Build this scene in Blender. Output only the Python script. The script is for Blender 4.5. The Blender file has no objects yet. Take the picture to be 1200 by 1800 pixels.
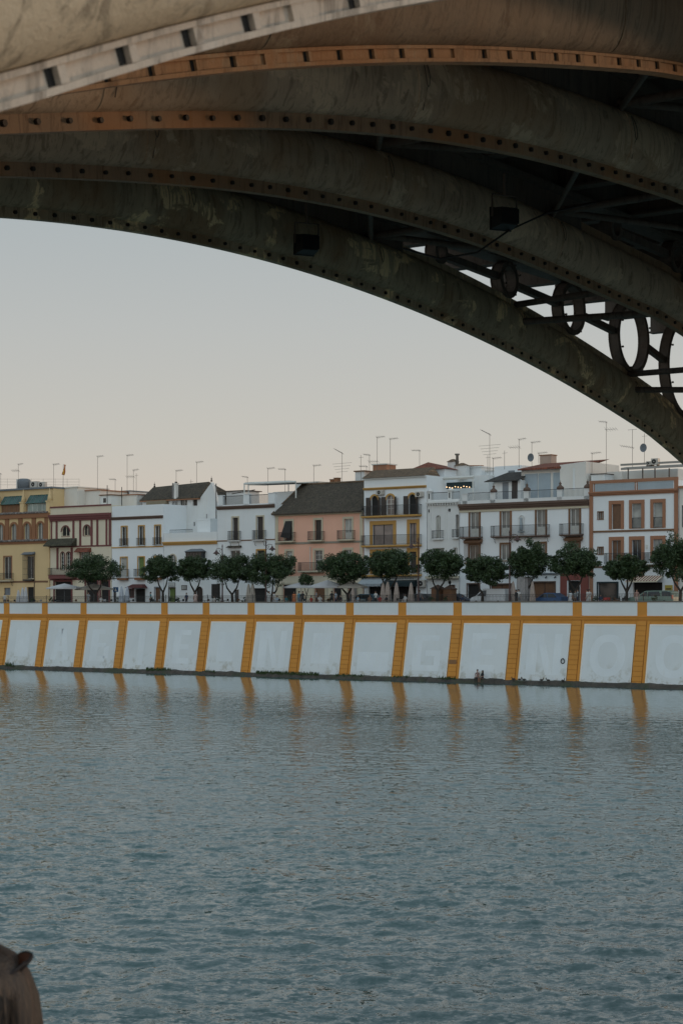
import bpy, math, random
from mathutils import Vector, Matrix
random.seed(7)
SC = bpy.context.scene
COL = SC.collection

# ------------------------------------------------------------------ camera
cam_d = bpy.data.cameras.new('camera'); cam = bpy.data.objects.new('camera', cam_d); COL.objects.link(cam)
cam.location = (0, 0, 8.0); cam.rotation_euler = (math.radians(90), 0, 0)
cam_d.sensor_fit = 'VERTICAL'; cam_d.sensor_height = 36; cam_d.sensor_width = 24
cam_d.lens = 64.0; cam_d.shift_y = 166 / 1800.0
cam_d.clip_start = 0.1; cam_d.clip_end = 9000
cam_d.dof.use_dof = True; cam_d.dof.focus_distance = 190; cam_d.dof.aperture_fstop = 11.0
SC.camera = cam

# ------------------------------------------------------------------ world, sun, exposure
SUN_EL, SUN_AZ = math.radians(5.0), math.radians(66)      # azimuth clockwise from the view direction
w = bpy.data.worlds.new('World'); SC.world = w; w.use_nodes = True
nt = w.node_tree; nt.nodes.clear()
sky = nt.nodes.new('ShaderNodeTexSky'); sky.sky_type = 'NISHITA'; sky.sun_disc = False
sky.sun_elevation = SUN_EL; sky.sun_rotation = SUN_AZ; sky.air_density = 1.0; sky.dust_density = 0.6; sky.ozone_density = 1.2; sky.altitude = 0
hsv = nt.nodes.new('ShaderNodeHueSaturation'); hsv.inputs['Saturation'].default_value = 0.55
tc = nt.nodes.new('ShaderNodeTexCoord'); sep = nt.nodes.new('ShaderNodeSeparateXYZ')
ramp = nt.nodes.new('ShaderNodeValToRGB')       # pale evening veil: warm at the horizon, grey blue higher up
cr = ramp.color_ramp
cr.elements[0].position = 0.0; cr.elements[0].color = (0.60, 0.515, 0.445, 1)
cr.elements[1].position = 1.0; cr.elements[1].color = (0.34, 0.43, 0.49, 1)
for p, c in ((0.045, (0.605, 0.52, 0.45, 1)), (0.09, (0.545, 0.52, 0.475, 1)), (0.15, (0.485, 0.495, 0.485, 1)), (0.21, (0.415, 0.455, 0.47, 1)), (0.36, (0.35, 0.415, 0.455, 1)), (0.55, (0.33, 0.41, 0.46, 1))):
    e = cr.elements.new(p); e.color = c
mixs = nt.nodes.new('ShaderNodeMix'); mixs.data_type = 'RGBA'; mixs.inputs['Factor'].default_value = 0.82
bg = nt.nodes.new('ShaderNodeBackground'); bg2 = nt.nodes.new('ShaderNodeVectorMath'); bg2.operation = 'SCALE'; bg2.inputs['Scale'].default_value = 0.10
bg.inputs['Strength'].default_value = 1.0; BACK = 1.95
outw = nt.nodes.new('ShaderNodeOutputWorld')
L = nt.links.new
L(tc.outputs['Generated'], sep.inputs[0]); L(sep.outputs['Z'], ramp.inputs['Fac'])
L(sky.outputs[0], hsv.inputs['Color']); L(hsv.outputs[0], bg2.inputs[0])
mr = nt.nodes.new('ShaderNodeMapRange'); mr.interpolation_type = 'SMOOTHSTEP'       # the sky away from the sunset, behind the viewer, is the brighter half
mr.inputs['From Min'].default_value = -0.15; mr.inputs['From Max'].default_value = 0.75; mr.inputs['To Min'].default_value = 1.0; mr.inputs['To Max'].default_value = BACK
neg = nt.nodes.new('ShaderNodeMath'); neg.operation = 'MULTIPLY'; neg.inputs[1].default_value = -1.0; L(sep.outputs['Y'], neg.inputs[0]); L(neg.outputs[0], mr.inputs['Value'])
bk = nt.nodes.new('ShaderNodeVectorMath'); bk.operation = 'SCALE'
L(bg2.outputs[0], mixs.inputs['A']); L(ramp.outputs[0], mixs.inputs['B']); L(mixs.outputs['Result'], bk.inputs[0]); L(mr.outputs[0], bk.inputs['Scale']); L(bk.outputs[0], bg.inputs['Color']); L(bg.outputs[0], outw.inputs[0])
sun_d = bpy.data.lights.new('sun', 'SUN'); sun_d.energy = 0.6; sun_d.angle = math.radians(2.0); sun_d.color = (1.0, 0.62, 0.36)
sun = bpy.data.objects.new('sun', sun_d); COL.objects.link(sun)
sv = Vector((math.sin(SUN_AZ) * math.cos(SUN_EL), math.cos(SUN_AZ) * math.cos(SUN_EL), math.sin(SUN_EL)))
sun.rotation_euler = sv.to_track_quat('Z', 'Y').to_euler(); sun.location = sv * 50 + Vector((0, 0, 20))
vs = SC.view_settings; vs.view_transform = 'Standard'; vs.look = 'None'; vs.exposure = 0.17; vs.gamma = 1.0; vs.use_curve_mapping = False
try: SC.cycles.max_bounces = 10; SC.cycles.diffuse_bounces = 8; SC.cycles.use_denoising = True
except Exception: pass

# ------------------------------------------------------------------ materials
def srgb(h):
    if isinstance(h, str):
        h = h.lstrip('#'); v = [int(h[i:i+2], 16) / 255 for i in (0, 2, 4)]
        return tuple(c / 12.92 if c <= .04045 else ((c + .055) / 1.055) ** 2.4 for c in v)
    return tuple(h)
def newmat(name):
    m = bpy.data.materials.new(name); m.use_nodes = True
    t = m.node_tree; b = t.nodes['Principled BSDF']; return m, t, b
def nd(t, typ, **kw):
    n = t.nodes.new(typ)
    for k, v in kw.items():
        if k in n.inputs: n.inputs[k].default_value = v
        else: setattr(n, k, v)
    return n
def mixc(t, fac, a, b, blend='MIX'):
    m = t.nodes.new('ShaderNodeMix'); m.data_type = 'RGBA'; m.blend_type = blend
    for s, v in (('Factor', fac), ('A', a), ('B', b)):
        i = m.inputs[s] if s == 'Factor' else [q for q in m.inputs if q.name == s and q.type == 'RGBA'][0]
        if hasattr(v, 'links') or hasattr(v, 'is_linked'): t.links.new(v, i)
        elif isinstance(v, (int, float)): i.default_value = v
        else: i.default_value = (*v[:3], 1)
    return [q for q in m.outputs if q.type == 'RGBA'][0]
def rampn(t, src, lo, hi, a=0., b=1.):
    m = t.nodes.new('ShaderNodeMapRange'); m.inputs[1].default_value = lo; m.inputs[2].default_value = hi; m.inputs[3].default_value = a; m.inputs[4].default_value = b
    t.links.new(src, m.inputs[0]); return m.outputs[0]
def noise(t, co, scale, detail=4, rough=.55, stretch=None, dist=0.):
    if stretch:
        mp = t.nodes.new('ShaderNodeMapping'); mp.inputs['Scale'].default_value = stretch; t.links.new(co, mp.inputs[0]); co = mp.outputs[0]
    n = t.nodes.new('ShaderNodeTexNoise'); n.inputs['Scale'].default_value = scale; n.inputs['Detail'].default_value = detail; n.inputs['Roughness'].default_value = rough; n.inputs['Distortion'].default_value = dist
    t.links.new(co, n.inputs['Vector']); return n.outputs['Fac']
def objco(t):
    return t.nodes.new('ShaderNodeTexCoord').outputs['Object']
def bump(t, b, h, strength=.3, dist=.05):
    n = t.nodes.new('ShaderNodeBump'); n.inputs['Strength'].default_value = strength; n.inputs['Distance'].default_value = dist
    t.links.new(h, n.inputs['Height']); t.links.new(n.outputs[0], b.inputs['Normal'])
MC = {}
def plaster(name, col, dirt=.35, streak=.35, rough=.9):
    """painted render: broad tone drift, thin rain streaks, fine grain"""
    if name in MC: return MC[name]
    m, t, b = newmat(name); c = srgb(col); co = objco(t)
    n1 = noise(t, co, .35, 5, .6); n2 = noise(t, co, 1.6, 5, .65, (1.0, 1.0, .12)); n3 = noise(t, co, 9, 3, .6)
    dark = tuple(x * .72 for x in c); warm = (c[0] * .86, c[1] * .80, c[2] * .70)
    a = mixc(t, rampn(t, n1, .38, .68, 0, dirt), c, dark)
    a = mixc(t, rampn(t, n2, .52, .74, 0, streak), a, warm)
    a = mixc(t, rampn(t, n3, .3, .75, 0, .12), a, dark)
    L2 = t.links.new; L2(a, b.inputs['Base Color']); b.inputs['Roughness'].default_value = rough
    bump(t, b, n3, .25, .02); MC[name] = m; return m
def paint(name, col, rough=.6, var=.15, metal=0., scale=3., spec=None):
    if name in MC: return MC[name]
    m, t, b = newmat(name); c = srgb(col); co = objco(t)
    n = noise(t, co, scale, 4, .6)
    a = mixc(t, rampn(t, n, .35, .7, 0, 1), c, tuple(x * (1 - var) for x in c))
    t.links.new(a, b.inputs['Base Color']); b.inputs['Roughness'].default_value = rough; b.inputs['Metallic'].default_value = metal
    MC[name] = m; return m
def glassy(name, col, rough=.12):
    if name in MC: return MC[name]
    m, t, b = newmat(name); c = srgb(col); co = objco(t)
    n = noise(t, co, .8, 3, .5)
    a = mixc(t, rampn(t, n, .35, .7, 0, 1), c, tuple(x * .55 for x in c))
    t.links.new(a, b.inputs['Base Color']); b.inputs['Roughness'].default_value = rough
    bump(t, b, n, .05, .05); MC[name] = m; return m
def tiles(name, col, col2, scale=4.2):
    if name in MC: return MC[name]
    m, t, b = newmat(name); c = srgb(col); c2 = srgb(col2); co = objco(t)
    wv = nd(t, 'ShaderNodeTexWave', wave_type='BANDS', bands_direction='X'); wv.inputs['Scale'].default_value = scale * .33; wv.inputs['Distortion'].default_value = .6
    t.links.new(co, wv.inputs['Vector'])
    n1 = noise(t, co, 3.2, 5, .75, (1, 1, 1)); n2 = noise(t, co, .7, 4, .6)
    a = mixc(t, rampn(t, n1, .40, .60), tuple(x*1.35 for x in c), tuple(x*.7 for x in c2))
    a = mixc(t, rampn(t, n2, .4, .7, 0, .5), a, tuple(x * .5 for x in c))
    a = mixc(t, rampn(t, wv.outputs['Fac'], .0, .35, .75, 0), a, tuple(x * .35 for x in c))
    t.links.new(a, b.inputs['Base Color']); b.inputs['Roughness'].default_value = .95
    bump(t, b, wv.outputs['Fac'], .8, .06); MC[name] = m; return m

# ------------------------------------------------------------------ mesh builder
class MB:
    def __init__(s): s.v = []; s.f = []; s.m = []; s.sm = []
    def add(s, vs, fs, mi=0, smooth=False):
        o = len(s.v); s.v += [tuple(p) for p in vs]
        for f in fs: s.f.append(tuple(i + o for i in f)); s.m.append(mi); s.sm.append(smooth)
        return s
    def box(s, x0, x1, y0, y1, z0, z1, mi=0):
        return s.add([(x0,y0,z0),(x1,y0,z0),(x1,y1,z0),(x0,y1,z0),(x0,y0,z1),(x1,y0,z1),(x1,y1,z1),(x0,y1,z1)],
              [(0,3,2,1),(4,5,6,7),(0,1,5,4),(1,2,6,5),(2,3,7,6),(3,0,4,7)], mi)
    def hexa(s, p, mi=0):
        return s.add(p, [(0,3,2,1),(4,5,6,7),(0,1,5,4),(1,2,6,5),(2,3,7,6),(3,0,4,7)], mi)
    def quad(s, a, b, c, d, mi=0): return s.add([a,b,c,d], [(0,1,2,3)], mi)
    def tube(s, pts, r, n=8, mi=0, cap=True, smooth=True):
        pts = [Vector(p) for p in pts]; rs = r if isinstance(r, (list, tuple)) else [r] * len(pts)
        vs = []; fs = []
        up = None
        for i, p in enumerate(pts):
            d = (pts[min(i+1, len(pts)-1)] - pts[max(i-1, 0)]).normalized()
            if up is None:
                up = Vector((0,0,1)) if abs(d.z) < .9 else Vector((1,0,0))
            x = d.cross(up).normalized(); y = x.cross(d).normalized(); up = y
            for k in range(n):
                a = 2*math.pi*k/n; vs.append(p + (x*math.cos(a) + y*math.sin(a)) * rs[i])
        for i in range(len(pts)-1):
            for k in range(n):
                a, b = i*n+k, i*n+(k+1)%n; fs.append((a, b, b+n, a+n))
        s.add(vs, fs, mi, smooth)
        if cap:
            m = len(pts)-1; s.add([vs[k] for k in range(n)], [tuple(range(n))], mi); s.add([vs[m*n+k] for k in range(n)], [tuple(reversed(range(n)))], mi)
        return s
    def lathe(s, prof, c=(0,0,0), n=12, mi=0, smooth=True, sx=1, sy=1):
        vs = []; fs = []
        for r, z in prof:
            for k in range(n):
                a = 2*math.pi*k/n; vs.append((c[0]+r*math.cos(a)*sx, c[1]+r*math.sin(a)*sy, c[2]+z))
        for i in range(len(prof)-1):
            for k in range(n):
                a, b = i*n+k, i*n+(k+1)%n; fs.append((a, b, b+n, a+n))
        fs.append(tuple(reversed(range(n)))); fs.append(tuple((len(prof)-1)*n+k for k in range(n)))
        return s.add(vs, fs, mi, smooth)
    def prism(s, poly, axis, lo, hi, mi=0):
        """polygon in the two other axes, extruded along axis (0 x, 1 y, 2 z) from lo to hi"""
        def P(p, h):
            return ((h, p[0], p[1]), (p[0], h, p[1]), (p[0], p[1], h))[axis]
        n = len(poly); vs = [P(p, lo) for p in poly] + [P(p, hi) for p in poly]
        fs = [tuple(range(n)), tuple(reversed(range(n, 2*n)))] + [(i, i+n, (i+1)%n+n, (i+1)%n) for i in range(n)]
        return s.add(vs, fs, mi)
    def move(s, d): s.v = [(a+d[0], b+d[1], c+d[2]) for a, b, c in s.v]; return s
    def build(s, name, mats, parent=None, origin=(0,0,0), recalc=True):
        me = bpy.data.meshes.new(name)
        me.from_pydata([(a-origin[0], b-origin[1], c-origin[2]) for a, b, c in s.v], [], s.f)
        if not isinstance(mats, (list, tuple)): mats = [mats]
        for m in mats: me.materials.append(m)
        me.polygons.foreach_set('material_index', s.m); me.polygons.foreach_set('use_smooth', s.sm)
        if recalc:
            import bmesh
            bm = bmesh.new(); bm.from_mesh(me); bmesh.ops.recalc_face_normals(bm, faces=bm.faces); bm.to_mesh(me); bm.free()
        me.update()
        o = bpy.data.objects.new(name, me); COL.objects.link(o)
        if parent: o.parent = parent
        return o
def tag(o, label=None, cat=None, group=None, kind=None):
    for k, v in (('label', label), ('category', cat), ('group', group), ('kind', kind)):
        if v: o[k] = v
    return o
def empty(name, loc, rz, label, cat, group=None):
    o = bpy.data.objects.new(name, None); COL.objects.link(o); o.location = loc; o.rotation_euler = (0, 0, rz); o.empty_display_size = .3
    return tag(o, label, cat, group)
def copy_tree(o, parent=None):
    c = o.copy(); COL.objects.link(c)
    if parent: c.parent = parent
    for ch in list(o.children): copy_tree(ch, c)
    return c

# ------------------------------------------------------------------ the far bank's frame: a along the river, b away from it
F = 3200.0; YH = 1066.0; CZ = 8.0; P0Y = 203.2
RZ = math.atan2(-.606, .795)
def A(x, b):
    s = (x - 600) / F
    return (s * (P0Y + .795*b) - .606*b) / (.795 + .606*s)
def dep(a, b): return P0Y - .606*a + .795*b
def Z(y, x, b): return CZ + (YH - y) * dep(A(x, b), b) / F
def W(a, b, z=0.): return (a*.7953 + b*.6062, P0Y - a*.6062 + b*.7953, z)
class Thing:
    """Empty at (a, b, z) of the far bank frame; its part meshes are written in absolute (a, b, z)."""
    def __init__(s, name, a, b, z, label, cat, group=None):
        s.o = (a, b, z); s.e = empty(name, W(a, b, z), RZ, label, cat, group)
    def part(s, name, mb, mats, parent=None):
        return mb.build(name, mats, parent or s.e, s.o)
def single(name, mb, mats, a, b, z, label, cat, group=None, kind=None):
    o = mb.build(name, mats, None, (a, b, z)); o.location = W(a, b, z); o.rotation_euler = (0, 0, RZ)
    return tag(o, label, cat, group, kind)
# ================================================================== river, land, quay
def structure(o): o['kind'] = 'structure'; return o
def water_mat():
    """choppy river: the slope of the surface comes straight from noise, so that far ripples keep their tilt"""
    m, t, b = newmat('river_water'); co = t.nodes.new('ShaderNodeNewGeometry').outputs['Position']
    b.inputs['Roughness'].default_value = .05; b.inputs['IOR'].default_value = 1.74
    def nv(scale, st, det, rough, dist):
        mp = t.nodes.new('ShaderNodeMapping'); mp.inputs['Scale'].default_value = st; mp.inputs['Rotation'].default_value = (0, 0, .18); t.links.new(co, mp.inputs[0])
        n = t.nodes.new('ShaderNodeTexNoise'); n.inputs['Scale'].default_value = scale; n.inputs['Detail'].default_value = det; n.inputs['Roughness'].default_value = rough; n.inputs['Distortion'].default_value = dist
        t.links.new(mp.outputs[0], n.inputs['Vector']); return n.outputs['Color'], n.outputs['Fac']
    def vm(op, a, c):
        q = t.nodes.new('ShaderNodeVectorMath'); q.operation = op
        for i, v in enumerate((a, c)):
            if hasattr(v, 'is_linked'): t.links.new(v, q.inputs[i] if not (op == 'SCALE' and i == 1) else q.inputs['Scale'])
            elif op == 'SCALE' and i == 1: q.inputs['Scale'].default_value = v
            else: q.inputs[i].default_value = v
        return q.outputs[0]
    H = (.5, .5, .5)
    c1, f1 = nv(.55, (.75, 1.0, 1), 2, .5, .4); c2, f2 = nv(3.2, (.75, 1.0, 1), 3, .6, .5); c3, f3 = nv(9.0, (.75, 1.0, 1), 2, .6, .4)
    _, pw = nv(.035, (.35, 1, 1), 3, .55, .4); _, pw2 = nv(.16, (.3, 1, 1), 2, .5, .3)
    amp = nd(t, 'ShaderNodeMath', operation='MULTIPLY'); t.links.new(rampn(t, pw, .35, .65, .72, 1.2), amp.inputs[0]); t.links.new(rampn(t, pw2, .35, .65, .8, 1.15), amp.inputs[1])
    v = vm('ADD', vm('ADD', vm('SCALE', vm('SUBTRACT', c1, H), K1), vm('SCALE', vm('SUBTRACT', c2, H), K2)), vm('SCALE', vm('SCALE', vm('SUBTRACT', c3, H), K3), rampn(t, f2, .40, .64, .40, 1.3)))
    # calmer in the lee of the far wall
    dt = vm('DOT_PRODUCT', co, (.606, .795, 0.)) ; dn = dt.node.outputs['Value']
    lee = rampn(t, dn, 161.5-64, 161.5-30, 1.0, .34)
    am2 = nd(t, 'ShaderNodeMath', operation='MULTIPLY'); t.links.new(amp.outputs[0], am2.inputs[0]); near = nd(t, 'ShaderNodeMath', operation='MULTIPLY'); t.links.new(lee, near.inputs[0]); t.links.new(rampn(t, dn, 30, 90, 2.2, 1.), near.inputs[1]); t.links.new(near.outputs[0], am2.inputs[1])
    v = vm('SCALE', v, am2.outputs[0]); v = vm('MULTIPLY', v, (.8, 1.0, 0.)); v = vm('ADD', v, (0., BIAS, 0.)); v = vm('ADD', v, t.nodes.new('ShaderNodeNewGeometry').outputs['Normal']); v = vm('NORMALIZE', v, v)
    t.links.new(v, b.inputs['Normal'])
    t.links.new(mixc(t, rampn(t, pw, .35, .65), (.016, .078, .080), (.028, .090, .088)), b.inputs['Base Color'])
    return m
K1, K2, K3 = .05, .42, .46; BIAS = -.03
g = MB(); N = 60
ys = [-60, 3, 30, 60, 110, 180, 400, 2000, 6000]
import numpy as np
def river():
    # real waves over the stretch of river in view, flat sheet all round it
    X0, X1, Y0, Y1 = -75., 75., 24., 240.
    xs = np.linspace(X0, X1, 751); yl = [Y0]
    while yl[-1] < Y1: yl.append(yl[-1] + .10 + .0011*(yl[-1]-24))
    yl[-1] = Y1; ys_ = np.array(yl); XX, YY = np.meshgrid(xs, ys_); H_ = np.zeros_like(XX); rng = np.random.RandomState(5)
    for k in range(95):
        lam = .45*(3.2/.45)**(rng.rand()**1.4); th = -1.9 + rng.normal()*.95; kx, ky = 2*np.pi/lam*np.cos(th), 2*np.pi/lam*np.sin(th); ph = rng.rand()*6.283
        A_ = WS*lam/(2*np.pi)*np.sqrt(2/95.)*(1.0 if lam < 3 else .55); a_ = kx*XX + ky*YY + ph + .6*np.sin(.07*XX+k) ; H_ += A_*(np.sin(a_) + .22*np.cos(2*a_))
    Dm = XX*.606 + YY*.795; lee = np.clip((161.5-20-Dm)/44., .16, 1.)
    patch = .8 + .28*np.sin(.055*XX+.8)*np.sin(.031*YY+.4) + .18*np.sin(.16*YY+.05*XX)
    e = np.minimum(np.minimum(XX-X0, X1-XX), np.minimum(YY-Y0, Y1-YY)); H_ *= lee*(1 + .9*np.clip((85-Dm)/50., 0, 1))*patch*np.clip(e/6., 0, 1)
    ny, nx = XX.shape; co_ = np.stack([XX, YY, H_], -1).reshape(-1, 3); idx = np.arange(ny*nx).reshape(ny, nx)
    q = np.stack([idx[:-1, :-1], idx[:-1, 1:], idx[1:, 1:], idx[1:, :-1]], -1).reshape(-1, 4)
    B_ = 6000.; out = np.array([(-B_, -400, 0), (B_, -400, 0), (B_, B_, 0), (-B_, B_, 0), (X0, Y0, 0), (X1, Y0, 0), (X1, Y1, 0), (X0, Y1, 0)], float); n0 = len(co_)
    co_ = np.concatenate([co_, out]); q = np.concatenate([q, np.array([(0, 1, 5, 4), (1, 2, 6, 5), (2, 3, 7, 6), (3, 0, 4, 7)])+n0])
    me = bpy.data.meshes.new('water'); me.vertices.add(len(co_)); me.vertices.foreach_set('co', co_.ravel()); me.loops.add(len(q)*4); me.loops.foreach_set('vertex_index', q.ravel().astype(np.int32))
    me.polygons.add(len(q)); me.polygons.foreach_set('loop_start', np.arange(0, len(q)*4, 4, dtype=np.int32)); me.polygons.foreach_set('use_smooth', np.ones(len(q), bool)); me.update(calc_edges=True); me.validate()
    me.materials.append(water_mat()); o = bpy.data.objects.new('water', me); COL.objects.link(o); return structure(o)
WS = .078
river()
PROM = 8.0
ground_m = plaster('promenade_paving', (.22, .205, .19), .3, .1)
g = MB(); g.box(-700, 900, .35, 2600, -2, PROM)
o = single('ground', g, ground_m, 0, 0, 0, None, None, kind='structure')
g = MB(); g.box(-130, 90, 6.2, 12.6, PROM + .004, PROM + .01)
single('road', g, plaster('asphalt', (.055, .055, .055), .3, .1), 0, 0, 0, None, None, kind='structure')
g = MB(); g.box(-130, 90, 6.0, 6.2, PROM, PROM + .12); g.box(-130, 90, 12.6, 12.8, PROM, PROM + .12)
single('kerb', g, plaster('kerb_stone', (.33, .32, .30)), 0, 0, 0, None, None, kind='structure')
# near quay under the camera
g = MB(); g.box(-60, 60, -30, 0, -2, 6.3); g.box(-60, 60, -.75, .12, 6.3, 6.38)
o = g.build('quay', plaster('quay_stone', (.30, .28, .25), .5, .4)); o.location = (-.8, 4.55, 0); o.rotation_euler = (0, 0, RZ); structure(o)

# ================================================================== iron bridge
TH = .60; BD = Vector((math.sin(TH), math.cos(TH), 0)); BN = Vector((-math.cos(TH), math.sin(TH), 0))
RIBS = [  # u, crown height above the camera, fitting curve (centre, half range, coefficients)
 (2.552, 4.228, 3.39, .83, (.0019, -.0121, .0024, .0073)),
 (5.222, 4.229, 8.18, 3.11, (-.0058, .0269, .0136, -.0185, -.007)),
 (7.854, 4.237, 12.5, 4.99, (.0698, -.0045, -.0573, .0011, .0034)),
 (10.671, 4.244, 16.67, 6.69, (.1363, .0807, -.09, -.0761, -.0094)),
 (13.367, 4.262, 20.42, 8.5, (-.0206, .1502, .1183, -.1262, -.0557))]
TCR, RAD, RH = 18.519, 40.82, .80
def ribz(i, t):
    u, z0, tm, ts, c = RIBS[i]
    q = max(-1., min(1., (t - tm) / ts)); d = 0.
    for k in c: d = d*q + k
    return CZ + z0 + math.sqrt(RAD*RAD - (t-TCR)**2) - RAD + d
def ribn(t):   # outward normal of the arch in (t, z)
    s = (t - TCR) / RAD; return (s, math.sqrt(1 - s*s))
BO = (20.0, 8.0, CZ)
bridge = empty('iron_bridge', tuple(BD*20 + BN*8 + Vector((0, 0, CZ))), math.pi/2 - TH, 'dark riveted iron arch bridge overhead, seen from underneath', 'bridge')
def bpart(name, mb, mats, parent=None): return mb.build(name, mats, parent or bridge, BO)

def iron_mat(name, base, base2, pale, pale_amt, rust, rust_amt, rough=.75, spots=.0):
    m, t, b = newmat(name); co = objco(t)
    big = noise(t, co, .55, 4, .6); mid = noise(t, co, 2.3, 6, .7, (1, 1, .55), 1.0); st = noise(t, co, 5, 6, .72, (2.2, 2.2, .30), 1.2); fine = noise(t, co, 30, 4, .7); sc = noise(t, co, 1.15, 6, .62, (1, 1, 1.6), .6)
    a = mixc(t, rampn(t, mid, .32, .68), srgb(base), srgb(base2))
    a = mixc(t, rampn(t, st, .50, .62, 0, .85), a, tuple(x*.42 for x in srgb(base)))
    a = mixc(t, rampn(t, big, .50, .62, 0, rust_amt), a, srgb(rust))
    a = mixc(t, rampn(t, st, .60, .70, 0, rust_amt), a, srgb(rust))
    th = nd(t, 'ShaderNodeMath', operation='MULTIPLY'); t.links.new(rampn(t, sc, .545, .585), th.inputs[0]); t.links.new(rampn(t, st, .44, .50), th.inputs[1])
    m2 = nd(t, 'ShaderNodeMath', operation='MULTIPLY'); t.links.new(th.outputs[0], m2.inputs[0]); m2.inputs[1].default_value = pale_amt
    a = mixc(t, m2.outputs[0], a, srgb(pale))
    a = mixc(t, rampn(t, fine, .62, .75, 0, .35), a, (.012, .010, .009))
    vv = nd(t, 'ShaderNodeTexVoronoi'); vv.inputs['Scale'].default_value = 6.0; t.links.new(co, vv.inputs['Vector'])
    if spots: a = mixc(t, rampn(t, vv.outputs['Distance'], .05, .14, spots, 0), a, (.02, .016, .012))
    t.links.new(a, b.inputs['Base Color']); b.inputs['Roughness'].default_value = rough
    add = nd(t, 'ShaderNodeMath', operation='ADD'); t.links.new(mid, add.inputs[0]); t.links.new(fine, add.inputs[1])
    bump(t, b, add.outputs[0], .45, .012); return m
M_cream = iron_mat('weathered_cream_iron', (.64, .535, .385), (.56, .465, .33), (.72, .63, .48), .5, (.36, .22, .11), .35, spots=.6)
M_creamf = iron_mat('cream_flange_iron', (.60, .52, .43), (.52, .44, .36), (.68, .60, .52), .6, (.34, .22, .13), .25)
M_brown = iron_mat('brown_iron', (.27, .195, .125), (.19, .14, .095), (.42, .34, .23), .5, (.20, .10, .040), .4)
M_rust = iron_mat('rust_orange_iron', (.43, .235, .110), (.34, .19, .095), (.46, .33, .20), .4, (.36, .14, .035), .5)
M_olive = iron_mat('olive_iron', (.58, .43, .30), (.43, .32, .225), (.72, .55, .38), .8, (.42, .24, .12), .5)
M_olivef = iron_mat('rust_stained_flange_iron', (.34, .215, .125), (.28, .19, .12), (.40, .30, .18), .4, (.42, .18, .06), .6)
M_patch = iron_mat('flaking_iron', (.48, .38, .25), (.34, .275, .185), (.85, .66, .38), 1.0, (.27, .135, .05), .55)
M_dark = iron_mat('dark_iron', (.15, .12, .10), (.11, .09, .075), (.16, .14, .12), .3, (.12, .075, .045), .4)
M_bolt = paint('bolt_iron', (.010, .009, .008), .6, .3)

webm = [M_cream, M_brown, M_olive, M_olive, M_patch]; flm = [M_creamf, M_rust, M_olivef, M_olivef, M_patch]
FH = [.066, .088, .112, .118, .105]
def sweep(i, prof, t0, t1, dt, smooth, closed=False, sc=1.):
    vs = []; fs = []; n = len(prof); u0 = RIBS[i][0]; k = int(round((t1-t0)/dt))
    for j in range(k+1):
        t = t0 + (t1-t0)*j/k; z = ribz(i, t); nx, nz = ribn(t)
        for (du, h) in prof: vs.append((t + nx*h, u0 + du, z + nz*h))
    for j in range(k):
        for q in range(n if closed else n-1):
            a, b = j*n+q, j*n+(q+1)%n; fs.append((a, b, b+n, a+n))
    return vs, fs
T0, T1 = -3.0, 46.0
def ellipse_side(fh, s, k=12):
    out = []
    for j in range(k+1):
        a = math.pi*j/k; out.append((s*(.045 + .155*math.sin(a)), fh + (RH-2*fh)*(.5-.5*math.cos(a))))
    return out
JOINTS = [t for t in (1.0, 4.8, 8.66, 12.35, 16.2, 20.15, 24.1, 28.0, 31.9, 35.8, 39.7)]
JB = [3.43, 6.9, 10.6, 14.3, 18.0, 21.8, 25.6, 29.4, 33]
BOLTS = []
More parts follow.
